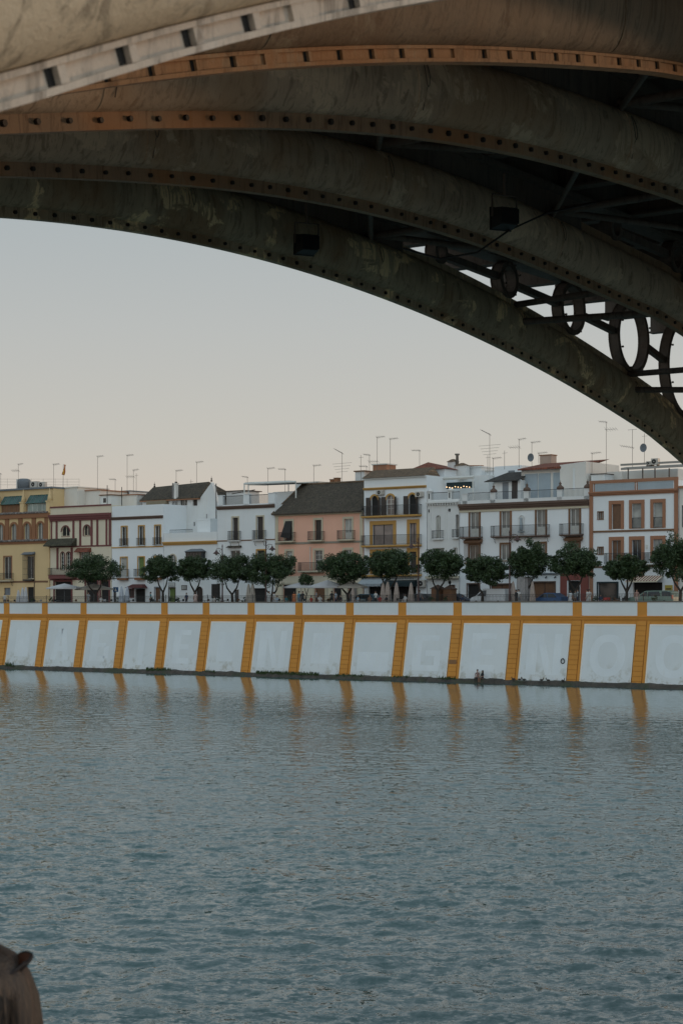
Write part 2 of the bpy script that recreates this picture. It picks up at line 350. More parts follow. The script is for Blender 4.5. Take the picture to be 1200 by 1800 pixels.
for i in range(5):
    fh = FH[i]; rib = MB()
    right = ellipse_side(fh, -1); left = ellipse_side(fh, 1)
    for side in (right, left):
        v, f = sweep(i, side, T0, T1, .2, True); rib.add(v, f, 0, True)
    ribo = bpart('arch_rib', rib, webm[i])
    ribo['label'] = ['sunlit cream painted rib, nearest', 'brown rib with orange rusty flange', 'dark olive rib behind the brown one', 'dark rib carrying a floodlight', 'farthest rib with flaking pale patches'][i]
    fl = MB(); w0 = .045
    for (h0, h1) in ((0, fh), (RH-fh, RH)):
        v, f = sweep(i, [(-w0, h0), (-w0, h1), (w0, h1), (w0, h0)], T0, T1, .2, False, True); fl.add(v, f)
    if i < 2:      # raised rims round a sunk channel, with blocks
        for (h0, h1) in ((0.0, fh*.22), (fh*.80, fh)):
            v, f = sweep(i, [(-w0-.016, h0), (-w0-.016, h1), (-w0+.004, h1), (-w0+.004, h0)], T0, T1, .2, False, True); fl.add(v, f)
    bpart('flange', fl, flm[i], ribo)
    u0 = RIBS[i][0]; sp = (.212, .29, .285, .298, .290)[i]; t = (-3.068, -2.888, -2.7, -2.7, -2.7)[i]; k = 0
    while t < 40:
        bo = MB(); z = ribz(i, t); nx, nz = ribn(t)
        def P(dt, du, h): return (t + nx*h + nz*dt, u0 + du, z + nz*h - nx*dt)
        if i < 2:
            if (k % 8 != 7 if i == 0 else k % 6 != 4):
                a0, a1, h0, h1 = -.010, .010, fh*.24, fh*.78
                pts_ = [P(a0, -w0-.003, h0), P(a1, -w0-.003, h0), P(a1, -w0+.01, h0), P(a0, -w0+.01, h0), P(a0, -w0-.003, h1), P(a1, -w0-.003, h1), P(a1, -w0+.01, h1), P(a0, -w0+.01, h1)]
                bo.hexa(pts_, 0)  # shade of a deep notch, painted as a black box slightly proud
                a0, a1 = .011, .036
                bo.hexa([P(a0, -w0-.018, h0), P(a1, -w0-.018, h0), P(a1, -w0+.01, h0), P(a0, -w0+.01, h0), P(a0, -w0-.018, h1), P(a1, -w0-.018, h1), P(a1, -w0+.01, h1), P(a0, -w0+.01, h1)], 1)
            else:
                bo.hexa([P(-.05, -w0-.012, fh*.2), P(.06, -w0-.012, fh*.2), P(.06, -w0+.01, fh*.2), P(-.05, -w0+.01, fh*.2), P(-.05, -w0-.012, fh*.82), P(.06, -w0-.012, fh*.82), P(.06, -w0+.01, fh*.82), P(-.05, -w0+.01, fh*.82)], 1)
        else:
            hh = .062 if i != 4 else .055; r = .021*(1 + random.uniform(-.12, .12)); jz = random.uniform(-.004, .004)
            for du, sgn in ((-w0, -1), (w0, 1)):
                if sgn == 1 and i != 4: continue
                c0 = P(0, du - sgn*.004, hh + jz); c1 = P(0, du + sgn*.028, hh + jz)
                bo.tube([c0, c1], r, 6, 0, True, False)
        wp = BD*t + BN*u0; sx_ = 600 + F*wp.x/max(wp.y, .1); sy_ = YH - F*(z-CZ+.06)/max(wp.y, .1)
        BOLTS.append((wp.y if (wp.y > 1 and -20 < sx_ < 1220 and sy_ > -20) else 1e9+wp.y, i, bo, ribo)); t += sp; k += 1
    # joint plates between the cast segments, and a hanging wire loop beside them
    for tj in (JB if i < 2 else JOINTS):
        if tj < T0 + .1: continue
        jt = MB()
        for s in (-1, 1):
            pr = [(du*1.0 + s*.007, h) for du, h in ellipse_side(fh, s)]
            v, f = sweep(i, pr, tj - .009, tj + .009, .009, True); n = len(pr)
            v2, f2 = sweep(i, [(du - s*.03, h) for du, h in pr], tj - .009, tj + .009, .009, True)
            jt.add(v, f, 0); m = len(v)//n
            for q in range(n-1):
                jt.add([v[q], v[q+1], v2[q+1], v2[q]], [(0,1,2,3)], 0)
                e = (m-1)*n; jt.add([v[e+q], v[e+q+1], v2[e+q+1], v2[e+q]], [(0,1,2,3)], 0)
        bpart('joint_plate', jt, webm[i], ribo)
        if i >= 2 and 6 < tj < 30:
            z = ribz(i, tj); lp = MB(); pts_ = []
            for k2 in range(13):
                a = 2*math.pi*k2/12; h = .50 + .12*math.cos(a); q = (h-fh)/(RH-2*fh); off = .045 + .155*math.sqrt(max(0, 1-(2*q-1)**2))
                pts_.append((tj + .03*math.sin(a) + .05, u0 - off - .012, z + h))
            lp.tube(pts_, .004, 5); lp.tube([(tj+.05, u0-.20, z+.38), (tj+.045, u0-.165, z+.20)], .004, 5)
            bpart('wire_loop', lp, M_dark, ribo)

BOLTS.sort(key=lambda q: q[0]); rest = {}
for n_, (d_, i, bo, ribo) in enumerate(BOLTS):
    if n_ < 100: bpart('bolt', bo, [M_bolt, flm[i]], ribo)
    else:
        r_ = rest.setdefault(i, (MB(), ribo))[0]; o_ = len(r_.v); r_.v += bo.v; r_.f += [tuple(q+o_ for q in f) for f in bo.f]; r_.m += bo.m; r_.sm += bo.sm
for i, (mb_, ribo) in rest.items(): tag(bpart('bolts', mb_, [M_bolt, flm[i]], ribo), kind='stuff')

# spandrel rings between the ribs and the deck beam
STR_Z = CZ + 5.15
ringt = [21.9, 23.85, 25.93, 28.14, 30.4, 32.8, 35.3, 38.0, 40.9]
def ring(i, tc_, parent):
    z0 = ribz(i, tc_) + RH/ribn(tc_)[1] - .03; R = (STR_Z - z0)/2
    if R < .1: return
    mb = MB(); u = RIBS[i][0]; n = 40 if R > .3 else 28
    cz = z0 + R; wd = min(.068, R*.3)
    prof = [(-.11, 0), (.11, 0), (.11, -wd*.45), (.045, -wd*.45), (.045, -wd), (-.045, -wd), (-.045, -wd*.45), (-.11, -wd*.45)]
    prof = [(-.07, 0), (.07, 0), (.07, -wd), (-.07, -wd)]
    vs = []; fs = []; m = len(prof)
    for k in range(n):
        a = 2*math.pi*k/n
        for du, dr in prof: vs.append((tc_ + (R+dr)*math.cos(a), u + du, cz + (R+dr)*math.sin(a)))
    for k in range(n):
        for q in range(m):
            a, b = k*m+q, k*m+(q+1)%m; c, d = ((k+1)%n)*m+(q+1)%m, ((k+1)%n)*m+q; fs.append((a, b, c, d))
    mb.add(vs, fs)
    # rim lips
    for s in (-1, 1):
        vs = []; fs = []; pr = [(s*.07, .008), (s*.09, .008), (s*.09, -wd-.008), (s*.07, -wd-.008)]
        for k in range(n):
            a = 2*math.pi*k/n
            for du, dr in pr: vs.append((tc_ + (R+dr)*math.cos(a), u + du, cz + (R+dr)*math.sin(a)))
        for k in range(n):
            for q in range(4):
                a, b = k*4+q, k*4+(q+1)%4; c, d = ((k+1)%n)*4+(q+1)%4, ((k+1)%n)*4+q; fs.append((a, b, c, d))
        mb.add(vs, fs)
    if R > .2:
        for k in range(8):
            a = 2*math.pi*(k+.5)/8; mb.tube([(tc_ + (R-wd*.5)*math.cos(a), u-.12, cz + (R-wd*.5)*math.sin(a)), (tc_ + (R-wd*.5)*math.cos(a), u-.15, cz + (R-wd*.5)*math.sin(a))], .018, 6)
    bpart('spandrel_ring', mb, M_dark, parent)
    return R, cz
for i in range(5):
    bm_ = MB(); u = RIBS[i][0]
    bm_.box(-4, 47, u-.16, u+.16, STR_Z, STR_Z+.06); bm_.box(-4, 47, u-.03, u+.03, STR_Z+.06, STR_Z+.5)
    bm_.box(12.2, 20.95, u-.05, u+.05, STR_Z-.5, STR_Z)
    beam = bpart('deck_girder', bm_, M_dark)
    prev = None
    for tc_ in ringt + ([13.3, 11.3, 9.1, 6.8, 4.3, 1.5] if i == 0 else []):
        r = ring(i, tc_, beam)
        if r and prev and tc_ > 20:
            lk = MB(); zz = (r[1]+prev[2])/2; dz = (r[1]-prev[2])
            x0, x1 = prev[0]+prev[1]-.02, tc_-r[0]+.02
            lk.hexa([(x0, u-.05, prev[2]-.05+dz*.2), (x1, u-.05, r[1]-.05-dz*.2), (x1, u+.05, r[1]-.05-dz*.2), (x0, u+.05, prev[2]-.05+dz*.2), (x0, u-.05, prev[2]+.05+dz*.2), (x1, u-.05, r[1]+.05-dz*.2), (x1, u+.05, r[1]+.05-dz*.2), (x0, u+.05, prev[2]+.05+dz*.2)])
            bpart('ring_link', lk, M_dark, beam)
        prev = (tc_, r[0], r[1]) if r else None
# cross bracing between neighbouring ribs
def topz(i, t): return ribz(i, t) + RH
for i in range(4):
    ua, ub = RIBS[i][0] + .05, RIBS[i+1][0] - .05
    js = [t for t in JOINTS if t > 0]
    for k, t in enumerate(js):
        s = MB(); s.tube([(t, ua, topz(i, t)-.06), (t, ub, topz(i+1, t)-.06)], .05, 8); 
        if t > 22 and i == 3: s.tube([(t, ua, ribz(i, t)+.30), (t, ub, ribz(i+1, t)+.48)], .05, 8)
        bpart('cross_strut', s, M_dark)
        if k + 1 < len(js) and (t < 22 or i < 3):
            t2 = js[k+1]; s = MB()
            s.tube([(t, ub, topz(i+1, t)-.04), (t2-.3, ua, topz(i, t2)+.02)], .042, 8)
            if t < 20: s.tube([(t2, ub, topz(i+1, t2)-.12), (t, ua, topz(i, t)-.12)], .035, 6)
            bpart('diagonal_brace', s, M_dark)
# deck: cross beams and plates
dk = MB(); dk.box(-4, 47, .9, 14.9, STR_Z+.56, STR_Z+1.0)
bpart('deck', dk, M_dark)
for k in range(25):
    t = -3 + k*1.95; c = MB(); c.box(t-.10, t+.10, 1.0, 14.8, STR_Z+.07, STR_Z+.10); c.box(t-.015, t+.015, 1.0, 14.8, STR_Z+.10, STR_Z+.56)
    for q in range(4):
        um = (RIBS[q][0] + RIBS[q+1][0])/2; c.tube([(t, um-.7, STR_Z+.3), (t+.9, um, STR_Z+.45)], .02, 5)
    bpart('cross_beam', c, M_dark)
# masonry pier where the ribs land
pr = MB(); pr.box(45.2, 51, -.4, 16.2, -9, -6.4+0); pr.box(45.6, 50.6, .2, 15.6, -6.4, STR_Z+.5)
pr.move((0, 0, 0)); pr = MB(); pr.box(45.2, 51, -.4, 16.2, -1.0, 1.6); pr.box(45.6, 50.6, .2, 15.6, 1.6, STR_Z+.5)
bpart('masonry_pier', pr, plaster('pier_stone', (.30, .26, .20), .6, .5))
# floodlights clamped under the ribs
def floodlight(u, t, z, label, cable=None):
    mb = MB(); e = empty('floodlight', tuple(BD*t + BN*u + Vector((0, 0, z))), math.pi/2 - TH - .55, label, 'floodlight', 'floodlights under the arches')
    s = .125
    mb.hexa([(-s*.8, -.12, -s*.8), (s*.8, -.12, -s*.8), (s, .08, -s), (-s, .08, -s), (-s*.8, -.12, s*.7), (s*.8, -.12, s*.7), (s, .08, s*.9), (-s, .08, s*.9)])
    mb.box(-s*1.06, s*1.06, .08, .105, -s*1.06, s*.98); h = mb.build('housing', M_bolt, e)
    g2 = MB(); g2.box(-s*.9, s*.9, -.130, -.120, -s*.7, s*.6); g2.build('lens', glassy('lamp_glass', (.02, .022, .026), .2), e)
    b2 = MB(); b2.tube([(-s-.03, 0, 0), (-s-.03, 0, s+.12), (s+.03, 0, s+.12), (s+.03, 0, 0)], .012, 6); b2.tube([(0, 0, s+.12), (0, .0, s+.36)], .02, 6); b2.build('bracket', M_dark, e)
    if cable:
        c = MB(); c.tube(cable, .012, 6); c.build('cable', M_bolt, e)
def gt(x, u):
    s = (x-600)/F; t = u*(s*BN.y - BN.x)/(BD.x - s*BD.y); return t, BN.y*u + BD.y*t
for (x, y, u, lab, cab) in ((539, 428, 12.85, 'square black floodlight in front of the farthest rib', None), (886, 382, 9.9, 'square black floodlight with a drooping cable, on the right', [(-1.2, .1, -.42), (-.75, .1, -.50), (-.3, .08, -.40), (.1, .06, -.12), (.6, .1, .12), (1.3, .2, .32)])):
    t, Y = gt(x, u); floodlight(u, t, CZ + (YH-y)*Y/F, lab, cab)
# ================================================================== embankment wall
BT = 6.85; BAT = 1.25            # batter: the foot stands 1.25 m in front of the band
def wb(z): return -BAT * (BT - z) / BT if z < BT else 0.
PXS = [13, 80, 148, 218, 290, 363, 442, 526, 615, 707, 804, 907, 1014, 1128]
PA = [A(x, 0) for x in PXS]; S_ = (PA[-1]-PA[-4])/3
PA = [PA[0]-S_*3, PA[0]-S_*2, PA[0]-S_] + PA + [PA[-1]+S_*(k+1) for k in range(4)]
M_wwhite = None
def wallwhite():
    m, t, b = newmat('white_limewash'); co = objco(t)
    n1 = noise(t, co, .25, 4, .6); n2 = noise(t, co, .9, 5, .65, (1, 1, .25)); n3 = noise(t, co, 7, 4, .6); n4 = noise(t, co, 1.3, 5, .6)
    sp = nd(t, 'ShaderNodeSeparateXYZ'); t.links.new(co, sp.inputs[0])
    a = mixc(t, rampn(t, n1, .4, .65, 0, .6), (.675, .71, .72), (.61, .65, .665))
    a = mixc(t, rampn(t, n2, .55, .75, 0, .30), a, (.55, .55, .52))
    q = nd(t, 'ShaderNodeMath', operation='MULTIPLY'); t.links.new(rampn(t, sp.outputs['Z'], .3, 2.6, 1, 0), q.inputs[0]); t.links.new(rampn(t, n4, .50, .66), q.inputs[1])
    a = mixc(t, q.outputs[0], a, (.42, .41, .35))          # grime where the river splashes
    q2 = nd(t, 'ShaderNodeMath', operation='MULTIPLY'); t.links.new(rampn(t, sp.outputs['Z'], .3, 1.1, 1, 0), q2.inputs[0]); t.links.new(rampn(t, n3, .55, .7, 0, .5), q2.inputs[1])
    a = mixc(t, q2.outputs[0], a, (.25, .20, .12))
    t.links.new(a, b.inputs['Base Color']); b.inputs['Roughness'].default_value = .9; bump(t, b, n3, .2, .02); return m
M_wwhite = wallwhite()
M_trim = plaster('cream_panel_edge', (.80, .76, .68), .2, .25)
M_ochre = plaster('ochre_wall_paint', (.61, .265, .048), .4, .45)
M_ochred = plaster('dark_ochre_joint', (.36, .15, .032), .3, .3)
M_cop = plaster('grey_coping_stone', (.16, .145, .125), .5, .5)
M_fade = [plaster('painted_over_letter', (.725, .77, .795), .3, .25), plaster('painted_over_letter_grey', (.64, .675, .675), .2, .2)]
wl = Thing('embankment_wall', 0, 0, 0, 'long white river wall with ochre pilasters rising from the water', 'retaining wall')
def wslab(mb, a0, a1, z0, z1, off0, off1, mi=0, shear=0.):
    """slab following the batter between heights z0, z1; off = distance proud of the wall plane"""
    p = []
    for z in (z0, z1):
        y = wb(z); p += [(a0, y-off1, z), (a1, y-off1, z), (a1, y-off0, z), (a0, y-off0, z)]
    mb.hexa(p, mi)
aL, aR = PA[0]-3, PA[-1]+3
core = MB(); core.hexa([(aL, wb(0)-0, -1.2), (aR, wb(0), -1.2), (aR, .34, -1.2), (aL, .34, -1.2), (aL, wb(BT), BT), (aR, wb(BT), BT), (aR, .34, BT), (aL, .34, BT)])
core.box(aL, aR, 0, .34, BT, 8.42)
wl.part('wall_face', core, M_ochre)
cp = MB(); 
a = aL
while a < aR:
    cp.box(a+.004, a+1.9, -.09, .46, 8.42, 8.55+random.uniform(-.006, .008)); a += 1.9
wl.part('coping', cp, M_cop)
bd = MB(); bd.box(aL, aR, -.16, 0.0, 6.72, 6.92); bd.box(aL, aR, -.10, 0, 6.60, 6.72); bd.box(aL, aR, -.23, 0, 6.92, 7.0)
wl.part('string_course', bd, M_ochre)
for k, a in enumerate(PA):
    p = MB(); hw = .53
    z = .1
    zs = [.1 + j*(6.48)/13 for j in range(14)]
    for j in range(13):   # rusticated courses with sunk joints
        wslab(p, a-hw, a+hw, zs[j]+.018, zs[j+1]-.018, .0, .13)
    wslab(p, a-hw+.04, a+hw-.04, .1, 6.58, 0, .085, 1)
    wslab(p, a+hw+.06, a+hw+.36, .1, 6.58, 0, .06)
    wslab(p, a+hw, a+hw+.06, .1, 6.58, 0, .01, 1)
    p.box(a-hw, a+hw, -.06, 0, 7.0, 8.42)
    wl.part('pilaster', p, [M_ochre, M_ochred])
# paler ghosts of letters painted over, one per bay
GH = {3:'bar', 4:'A', 5:'B', 6:'I', 7:'E', 8:'bar', 9:'N', 10:'bar', 11:'low', 12:'G', 13:'E', 14:'N', 15:'O', 16:'O'}
def ghost(mb, kind, a0, a1):
    w_ = a1-a0; c = (a0+a1)/2
    def R(x0, x1, z0, z1, mi=0): wslab(mb, a0+w_*x0, a0+w_*x1, z0, z1, .0, .004, mi)
    def para(xb0, xb1, xt0, xt1, z0, z1):
        p = []
        for z, (q0, q1) in ((z0, (xb0, xb1)), (z1, (xt0, xt1))):
            y = wb(z); p += [(a0+w_*q0, y-.0045, z), (a0+w_*q1, y-.0045, z), (a0+w_*q1, y, z), (a0+w_*q0, y, z)]
        mb.hexa(p, 0)
    if kind == 'bar': R(.25, .72, 1.6, 5.0)
    elif kind == 'I': R(.40, .60, .9, 5.2)
    elif kind == 'low': R(.12, .9, .9, 3.0)
    elif kind == 'A': para(.18, .36, .34, .52, 1.3, 5.2); para(.62, .80, .44, .62, 1.3, 5.2); R(.36, .62, 2.4, 3.0)
    elif kind == 'B': R(.18, .42, 1.2, 5.2); R(.42, .68, 1.2, 1.9); R(.42, .68, 3.0, 3.5); R(.42, .62, 4.6, 5.2); R(.64, .8, 1.6, 3.1)
    elif kind == 'E': R(.2, .42, 1.2, 5.2); R(.42, .74, 1.2, 1.9); R(.42, .70, 2.9, 3.5); R(.42, .74, 4.6, 5.2)
    elif kind == 'G': R(.16, .36, 1.1, 4.9); R(.36, .75, 4.3, 4.9); R(.36, .8, 1.1, 1.7); R(.46, .82, 2.7, 3.3); R(.68, .82, 1.7, 2.7)
    elif kind == 'N': R(.12, .34, 1.0, 5.2); R(.70, .86, 1.0, 5.2); para(.55, .70, .30, .45, 1.0, 5.2)
    elif kind == 'O':
        n = 28; vs = []; fs = []
        for j in range(n):
            t = 2*math.pi*j/n
            for r0, r1 in ((.36, 2.1), (.20, 1.35)):
                z = 3.1 + r1*math.sin(t); y = wb(z); ca = a0 + w_*(.5 + r0*math.copysign(abs(math.cos(t))**.8, math.cos(t)))
                vs.append((ca, y-.0045, z))
        for j in range(n): q = (j+1) % n; fs.append((2*j, 2*j+1, 2*q+1, 2*q))
        mb.add(vs, fs)
for k in range(len(PA)-1):
    a0, a1 = PA[k]+.53, PA[k+1]-.53
    up = MB(); up.box(a0+.0, a1, -.035, 0, 7.06, 8.42); wl.part('parapet_panel', up, M_wwhite)
    b0, b1 = a0+.36+.02, a1-.12
    pn = MB(); zlo = .40
    wslab(pn, b0, b1, zlo, 6.24, 0, .03, 1)
    ins = .14
    # shear-free inner face stands a little behind a cream edge
    wslab(pn, b0, b0+ins, zlo, 6.24, .03, .06, 1); wslab(pn, b1-ins*.6, b1, zlo, 6.24, .03, .06, 1); wslab(pn, b0+ins, b1-ins*.6, 6.24-.16, 6.24, .03, .06, 1)
    wslab(pn, b0+ins, b1-ins*.6, zlo, 6.08, .03, .042, 0)
    po = wl.part('wall_panel', pn, [M_wwhite, M_trim])
    if k in GH:
        gm = MB(); ghost(gm, GH[k], b0+ins, b1-ins*.6)
        gm.v = [(x, y-.042, z) for x, y, z in gm.v]
        wl.part('faded_letter', gm, M_fade[0], po)
# rust stain panel hatch on a pilaster, and a mooring ring
hp = MB(); k = PA[13]; wslab(hp, k-.45, k+.5, 1.9, 2.35, .13, .15); wl.part('rusty_plate', hp, plaster('rust_brown', (.24, .12, .05), .5, .5))
ra, rz = A(989, -.8), Z(1162, 989, -.8)
rr = MB(); n = 16; cy = wb(rz)-.12
rr.tube([(ra+.20*math.cos(2*math.pi*j/n), cy, rz+.24*math.sin(2*math.pi*j/n)) for j in range(n+1)], .045, 6); rr.tube([(ra, cy+.12, rz+.26), (ra, cy-.03, rz+.24)], .05, 6)
wl.part('mooring_ring', rr, M_bolt)
# concrete ledge at the foot, uneven
def rock_mat():
    m, t, b = newmat('wet_ledge_stone'); co = objco(t)
    n1 = noise(t, co, 1.2, 6, .7); n2 = noise(t, co, .35, 4, .6)
    a = mixc(t, rampn(t, n1, .35, .65), (.032, .028, .023), (.075, .062, .05)); a = mixc(t, rampn(t, n2, .5, .62, 0, .8), a, (.040, .050, .024))
    t.links.new(a, b.inputs['Base Color']); b.inputs['Roughness'].default_value = .75; bump(t, b, n1, .8, .15); return m
lg = MB(); vs = []; fs = []; n = 0; a = aL; rnd = random.Random(3)
while a < aR:
    h = .34 + .10*rnd.random() + .05*math.sin(a*.7); o1 = -BAT - .75 + .25*rnd.random()
    vs += [(a, -BAT-1.35+.2*rnd.random(), -.8), (a, o1-.35, -.02+.06*rnd.random()), (a, o1-.12, h*.75), (a, o1, h), (a, -BAT+.3, h+.03+.05*rnd.random())]; n += 1; a += .45
for j in range(n-1):
    for q in range(4): fs.append((j*5+q, j*5+5+q, j*5+6+q, j*5+1+q))
lg.add(vs, fs); single('ledge', lg, rock_mat(), 0, 0, 0, None, None, kind='structure')
# iron railing on the coping
rl = Thing('iron_railing', 0, .2, 8.55, 'low black iron railing with looped tops along the river wall', 'railing')
M_iron = paint('black_iron_paint', (.012, .013, .014), .5, .3)
for k in range(len(PA)-1):
    a0, a1 = PA[k]+.05, PA[k+1]-.05; r = MB(); H = .74
    r.box(a0, a1, .185, .215, 8.55+H*.93, 8.55+H*.93+.035); r.box(a0, a1, .19, .21, 8.62, 8.65); r.box(a0, a1, .19, .21, 8.55+H*.62, 8.55+H*.62+.02)
    nb = int((a1-a0)/.17)
    for j in range(nb+1):
        x = a0 + (a1-a0)*j/nb; r.box(x-.009, x+.009, .191, .209, 8.62, 8.55+H*.93)
        if j < nb and j % 2 == 0:
            c = x + (a1-a0)/nb/2*1; rr_ = .085
            r.tube([(c+rr_*math.cos(math.pi*q/6), .2, 8.55+H*.68+rr_*math.sin(math.pi*q/6)) for q in range(7)], .009, 4, smooth=False)
    rl.part('railing_panel', r, M_iron)
    p = MB(); p.box(PA[k]-.03, PA[k]+.03, .17, .23, 8.55, 8.55+H+.08); p.lathe([(.0, .08), (.045, .11), (.03, .16), (0, .18)], (PA[k], .2, 8.55+H-.04), 8); rl.part('railing_post', p, M_iron)
# ================================================================== houses along the far street
FB = 14.0                                   # distance of the facades behind the river wall
M_iron2 = paint('balcony_iron', (.022, .023, .025), .5, .3)
M_gdark = glassy('dark_window_glass', (.020, .024, .028)); M_gmid = glassy('curtained_glass', (.20, .20, .19), .2); M_gpale = glassy('pale_window_blind', (.42, .42, .39), .5)
M_brn = paint('dark_brown_shutter', (.045, .032, .026), .6, .3); M_wood = paint('varnished_wood', (.16, .075, .035), .5, .3); M_green = paint('green_roller_blind', (.13, .19, .05), .7, .2)
M_fwhite = paint('white_joinery', (.62, .62, .58), .5, .1); M_room = paint('dark_interior', (.018, .017, .016), .9, .3); M_pinkg = glassy('glass_reflecting_curtain', (.24, .20, .19), .15)
M_grey = paint('grey_shutter', (.20, .22, .24), .6, .2); M_teal = paint('dark_teal_awning', (.012, .030, .036), .8, .3)
GL = {'dark': M_gdark, 'mid': M_gmid, 'pale': M_gpale, 'shut': M_brn, 'wood': M_wood, 'green': M_green, 'room': M_room, 'pink': M_pinkg, 'grey': M_grey}
class House(Thing):
    def __init__(s, name, x0, x1, b, label, wallm, depth=11, cat='house', group=None, a0=None, a1=None):
        s.b = b; s.a0 = A(x0, b) if a0 is None else a0; s.a1 = A(x1, b) if a1 is None else a1; s.depth = depth
        super().__init__(name, (s.a0+s.a1)/2, b, PROM, label, cat, group); s.wm = wallm; s.holes = []; s.zref = x0
    def zz(s, y, x): return Z(y, x, s.b)
    def walls(s, ztop, zbot=PROM-.05, name='wall', mat=None, inset=.012):
        mb = MB(); a0, a1, b = s.a0+inset, s.a1-inset, s.b
        xs = sorted({a0, a1, *[h[0] for h in s.holes], *[h[1] for h in s.holes]}); zs = sorted({zbot, ztop, *[h[2] for h in s.holes], *[h[3] for h in s.holes]})
        for i in range(len(xs)-1):
            for j in range(len(zs)-1):
                cx, cz = (xs[i]+xs[i+1])/2, (zs[j]+zs[j+1])/2
                if any(h[0] < cx < h[1] and h[2] < cz < h[3] for h in s.holes): continue
                mb.quad((xs[i], b, zs[j]), (xs[i+1], b, zs[j]), (xs[i+1], b, zs[j+1]), (xs[i], b, zs[j+1]))
        for h in s.holes:
            x0, x1, z0, z1 = h; d = b+.30
            mb.quad((x0, b, z0), (x0, d, z0), (x0, d, z1), (x0, b, z1)); mb.quad((x1, b, z0), (x1, b, z1), (x1, d, z1), (x1, d, z0))
            mb.quad((x0, b, z1), (x0, d, z1), (x1, d, z1), (x1, b, z1)); mb.quad((x0, b, z0), (x1, b, z0), (x1, d, z0), (x0, d, z0))
        e = b+s.depth
        mb.quad((a0, b, zbot), (a0, b, ztop), (a0, e, ztop), (a0, e, zbot)); mb.quad((a1, b, zbot), (a1, e, zbot), (a1, e, ztop), (a1, b, ztop))
        mb.quad((a0, e, zbot), (a0, e, ztop), (a1, e, ztop), (a1, e, zbot)); mb.quad((a0, b, ztop), (a1, b, ztop), (a1, e, ztop), (a0, e, ztop))
        return s.part(name, mb, mat or s.wm)
    def strip(s, z0, z1, out, mat, name='cornice', a0=None, a1=None, parent=None):
        mb = MB(); a0 = s.a0+.014 if a0 is None else a0; a1 = s.a1-.014 if a1 is None else a1
        mb.box(a0, a1, s.b-out, s.b-.001, z0, z1); return s.part(name, mb, mat, parent)
    def cornice(s, z0, z1, out, mat, a0=None, a1=None):
        mb = MB(); a0 = s.a0+.014 if a0 is None else a0; a1 = s.a1-.014 if a1 is None else a1; h = z1-z0
        mb.box(a0, a1, s.b-out, s.b, z0+h*.62, z1); mb.box(a0, a1, s.b-out*.7, s.b, z0+h*.3, z0+h*.62); mb.box(a0, a1, s.b-out*.4, s.b, z0, z0+h*.3)
        return s.part('cornice', mb, mat)
    def pil(s, x0, x1, z0, z1, mat, out=.10, name='pilaster'):
        mb = MB(); mb.box(A(x0, s.b), A(x1, s.b), s.b-out, s.b, z0, z1); return s.part(name, mb, mat)
    def win(s, x0, x1, z0, z1, pane='dark', frame=None, fw=.16, out=.06, bars='v', door=False, arch=False, cas=M_fwhite, sill=False, sides=True, name='window'):
        """x in photo pixels give the opening; casing stands round it"""
        a0, a1 = A(x0, s.b), A(x1, s.b); b = s.b; s.holes.append((a0, a1, z0, z1))
        fm = MB(); f = frame or s.wm
        if not arch:
            if frame:
                if sides: fm.box(a0-fw, a0, b-out, b+.02, z0, z1); fm.box(a1, a1+fw, b-out, b+.02, z0, z1)
                fm.box(a0-fw-(.0 if sides else 0), a1+fw, b-out, b+.02, z1, z1+fw*1.1)
                if not door: fm.box(a0-fw*1.1, a1+fw*1.1, b-out-.05, b+.02, z0-fw*.6, z0)
            else: fm.box(a0-.05, a1+.05, b-.03, b+.02, z0-.08, z0)
        else:
            r = (a1-a0)/2; c = (a0+a1)/2; zc = z1-r; n = 10
            for k in range(n):        # spandrel corners that round the opening
                t0, t1 = math.pi*k/n, math.pi*(k+1)/n
                p0 = (c+r*math.cos(t0), zc+r*math.sin(t0)); p1 = (c+r*math.cos(t1), zc+r*math.sin(t1))
                fm.hexa([(p0[0], b-.002, p0[1]), (p1[0], b-.002, p1[1]), (p1[0], b+.28, p1[1]), (p0[0], b+.28, p0[1]), (p0[0], b-.002, z1+.001), (p1[0], b-.002, z1+.001), (p1[0], b+.28, z1+.001), (p0[0], b+.28, z1+.001)], 1)
                if frame:
                    q0 = (c+(r+fw)*math.cos(t0), zc+(r+fw)*math.sin(t0)); q1 = (c+(r+fw)*math.cos(t1), zc+(r+fw)*math.sin(t1))
                    fm.hexa([(p0[0], b-out, p0[1]), (p1[0], b-out, p1[1]), (p1[0], b-.002, p1[1]), (p0[0], b-.002, p0[1]), (q0[0], b-out, q0[1]), (q1[0], b-out, q1[1]), (q1[0], b-.002, q1[1]), (q0[0], b-.002, q0[1])], 0)
            if frame and sides: fm.box(a0-fw, a0, b-out, b-.002, z0, zc); fm.box(a1, a1+fw, b-out, b-.002, z0, zc)
            fm.box(a0-.05, a1+.05, b-.04, b+.02, z0-.07, z0)
        wo = s.part(name, fm, [f, s.wm])
        pn = MB(); pn.box(a0+.01, a1-.01, b+.20, b+.235, z0+.01, z1-.01); s.part('pane', pn, GL[pane], wo)
        cm = MB(); w_ = a1-a0
        if bars:
            t = .05; y0, y1 = b+.165, b+.20
            cm.box(a0, a0+t, y0, y1, z0, z1); cm.box(a1-t, a1, y0, y1, z0, z1); cm.box(a0+t, a1-t, y0, y1, z1-t, z1); cm.box(a0+t, a1-t, y0, y1, z0, z0+t*1.4)
            if 'v' in bars: cm.box((a0+a1)/2-.035, (a0+a1)/2+.035, y0-.01, y1, z0+t*1.4, z1-t)
            if 'd' in bars: cm.box(a0+t, a1-t, y0+.004, y1+.004, z0+t, z0+(z1-z0)*.34)
            if 'h' in bars:
                for q in (.34, .56, .78): cm.box(a0+t, a1-t, y0+.003, y1-.002, z0+(z1-z0)*q-.02, z0+(z1-z0)*q+.02)
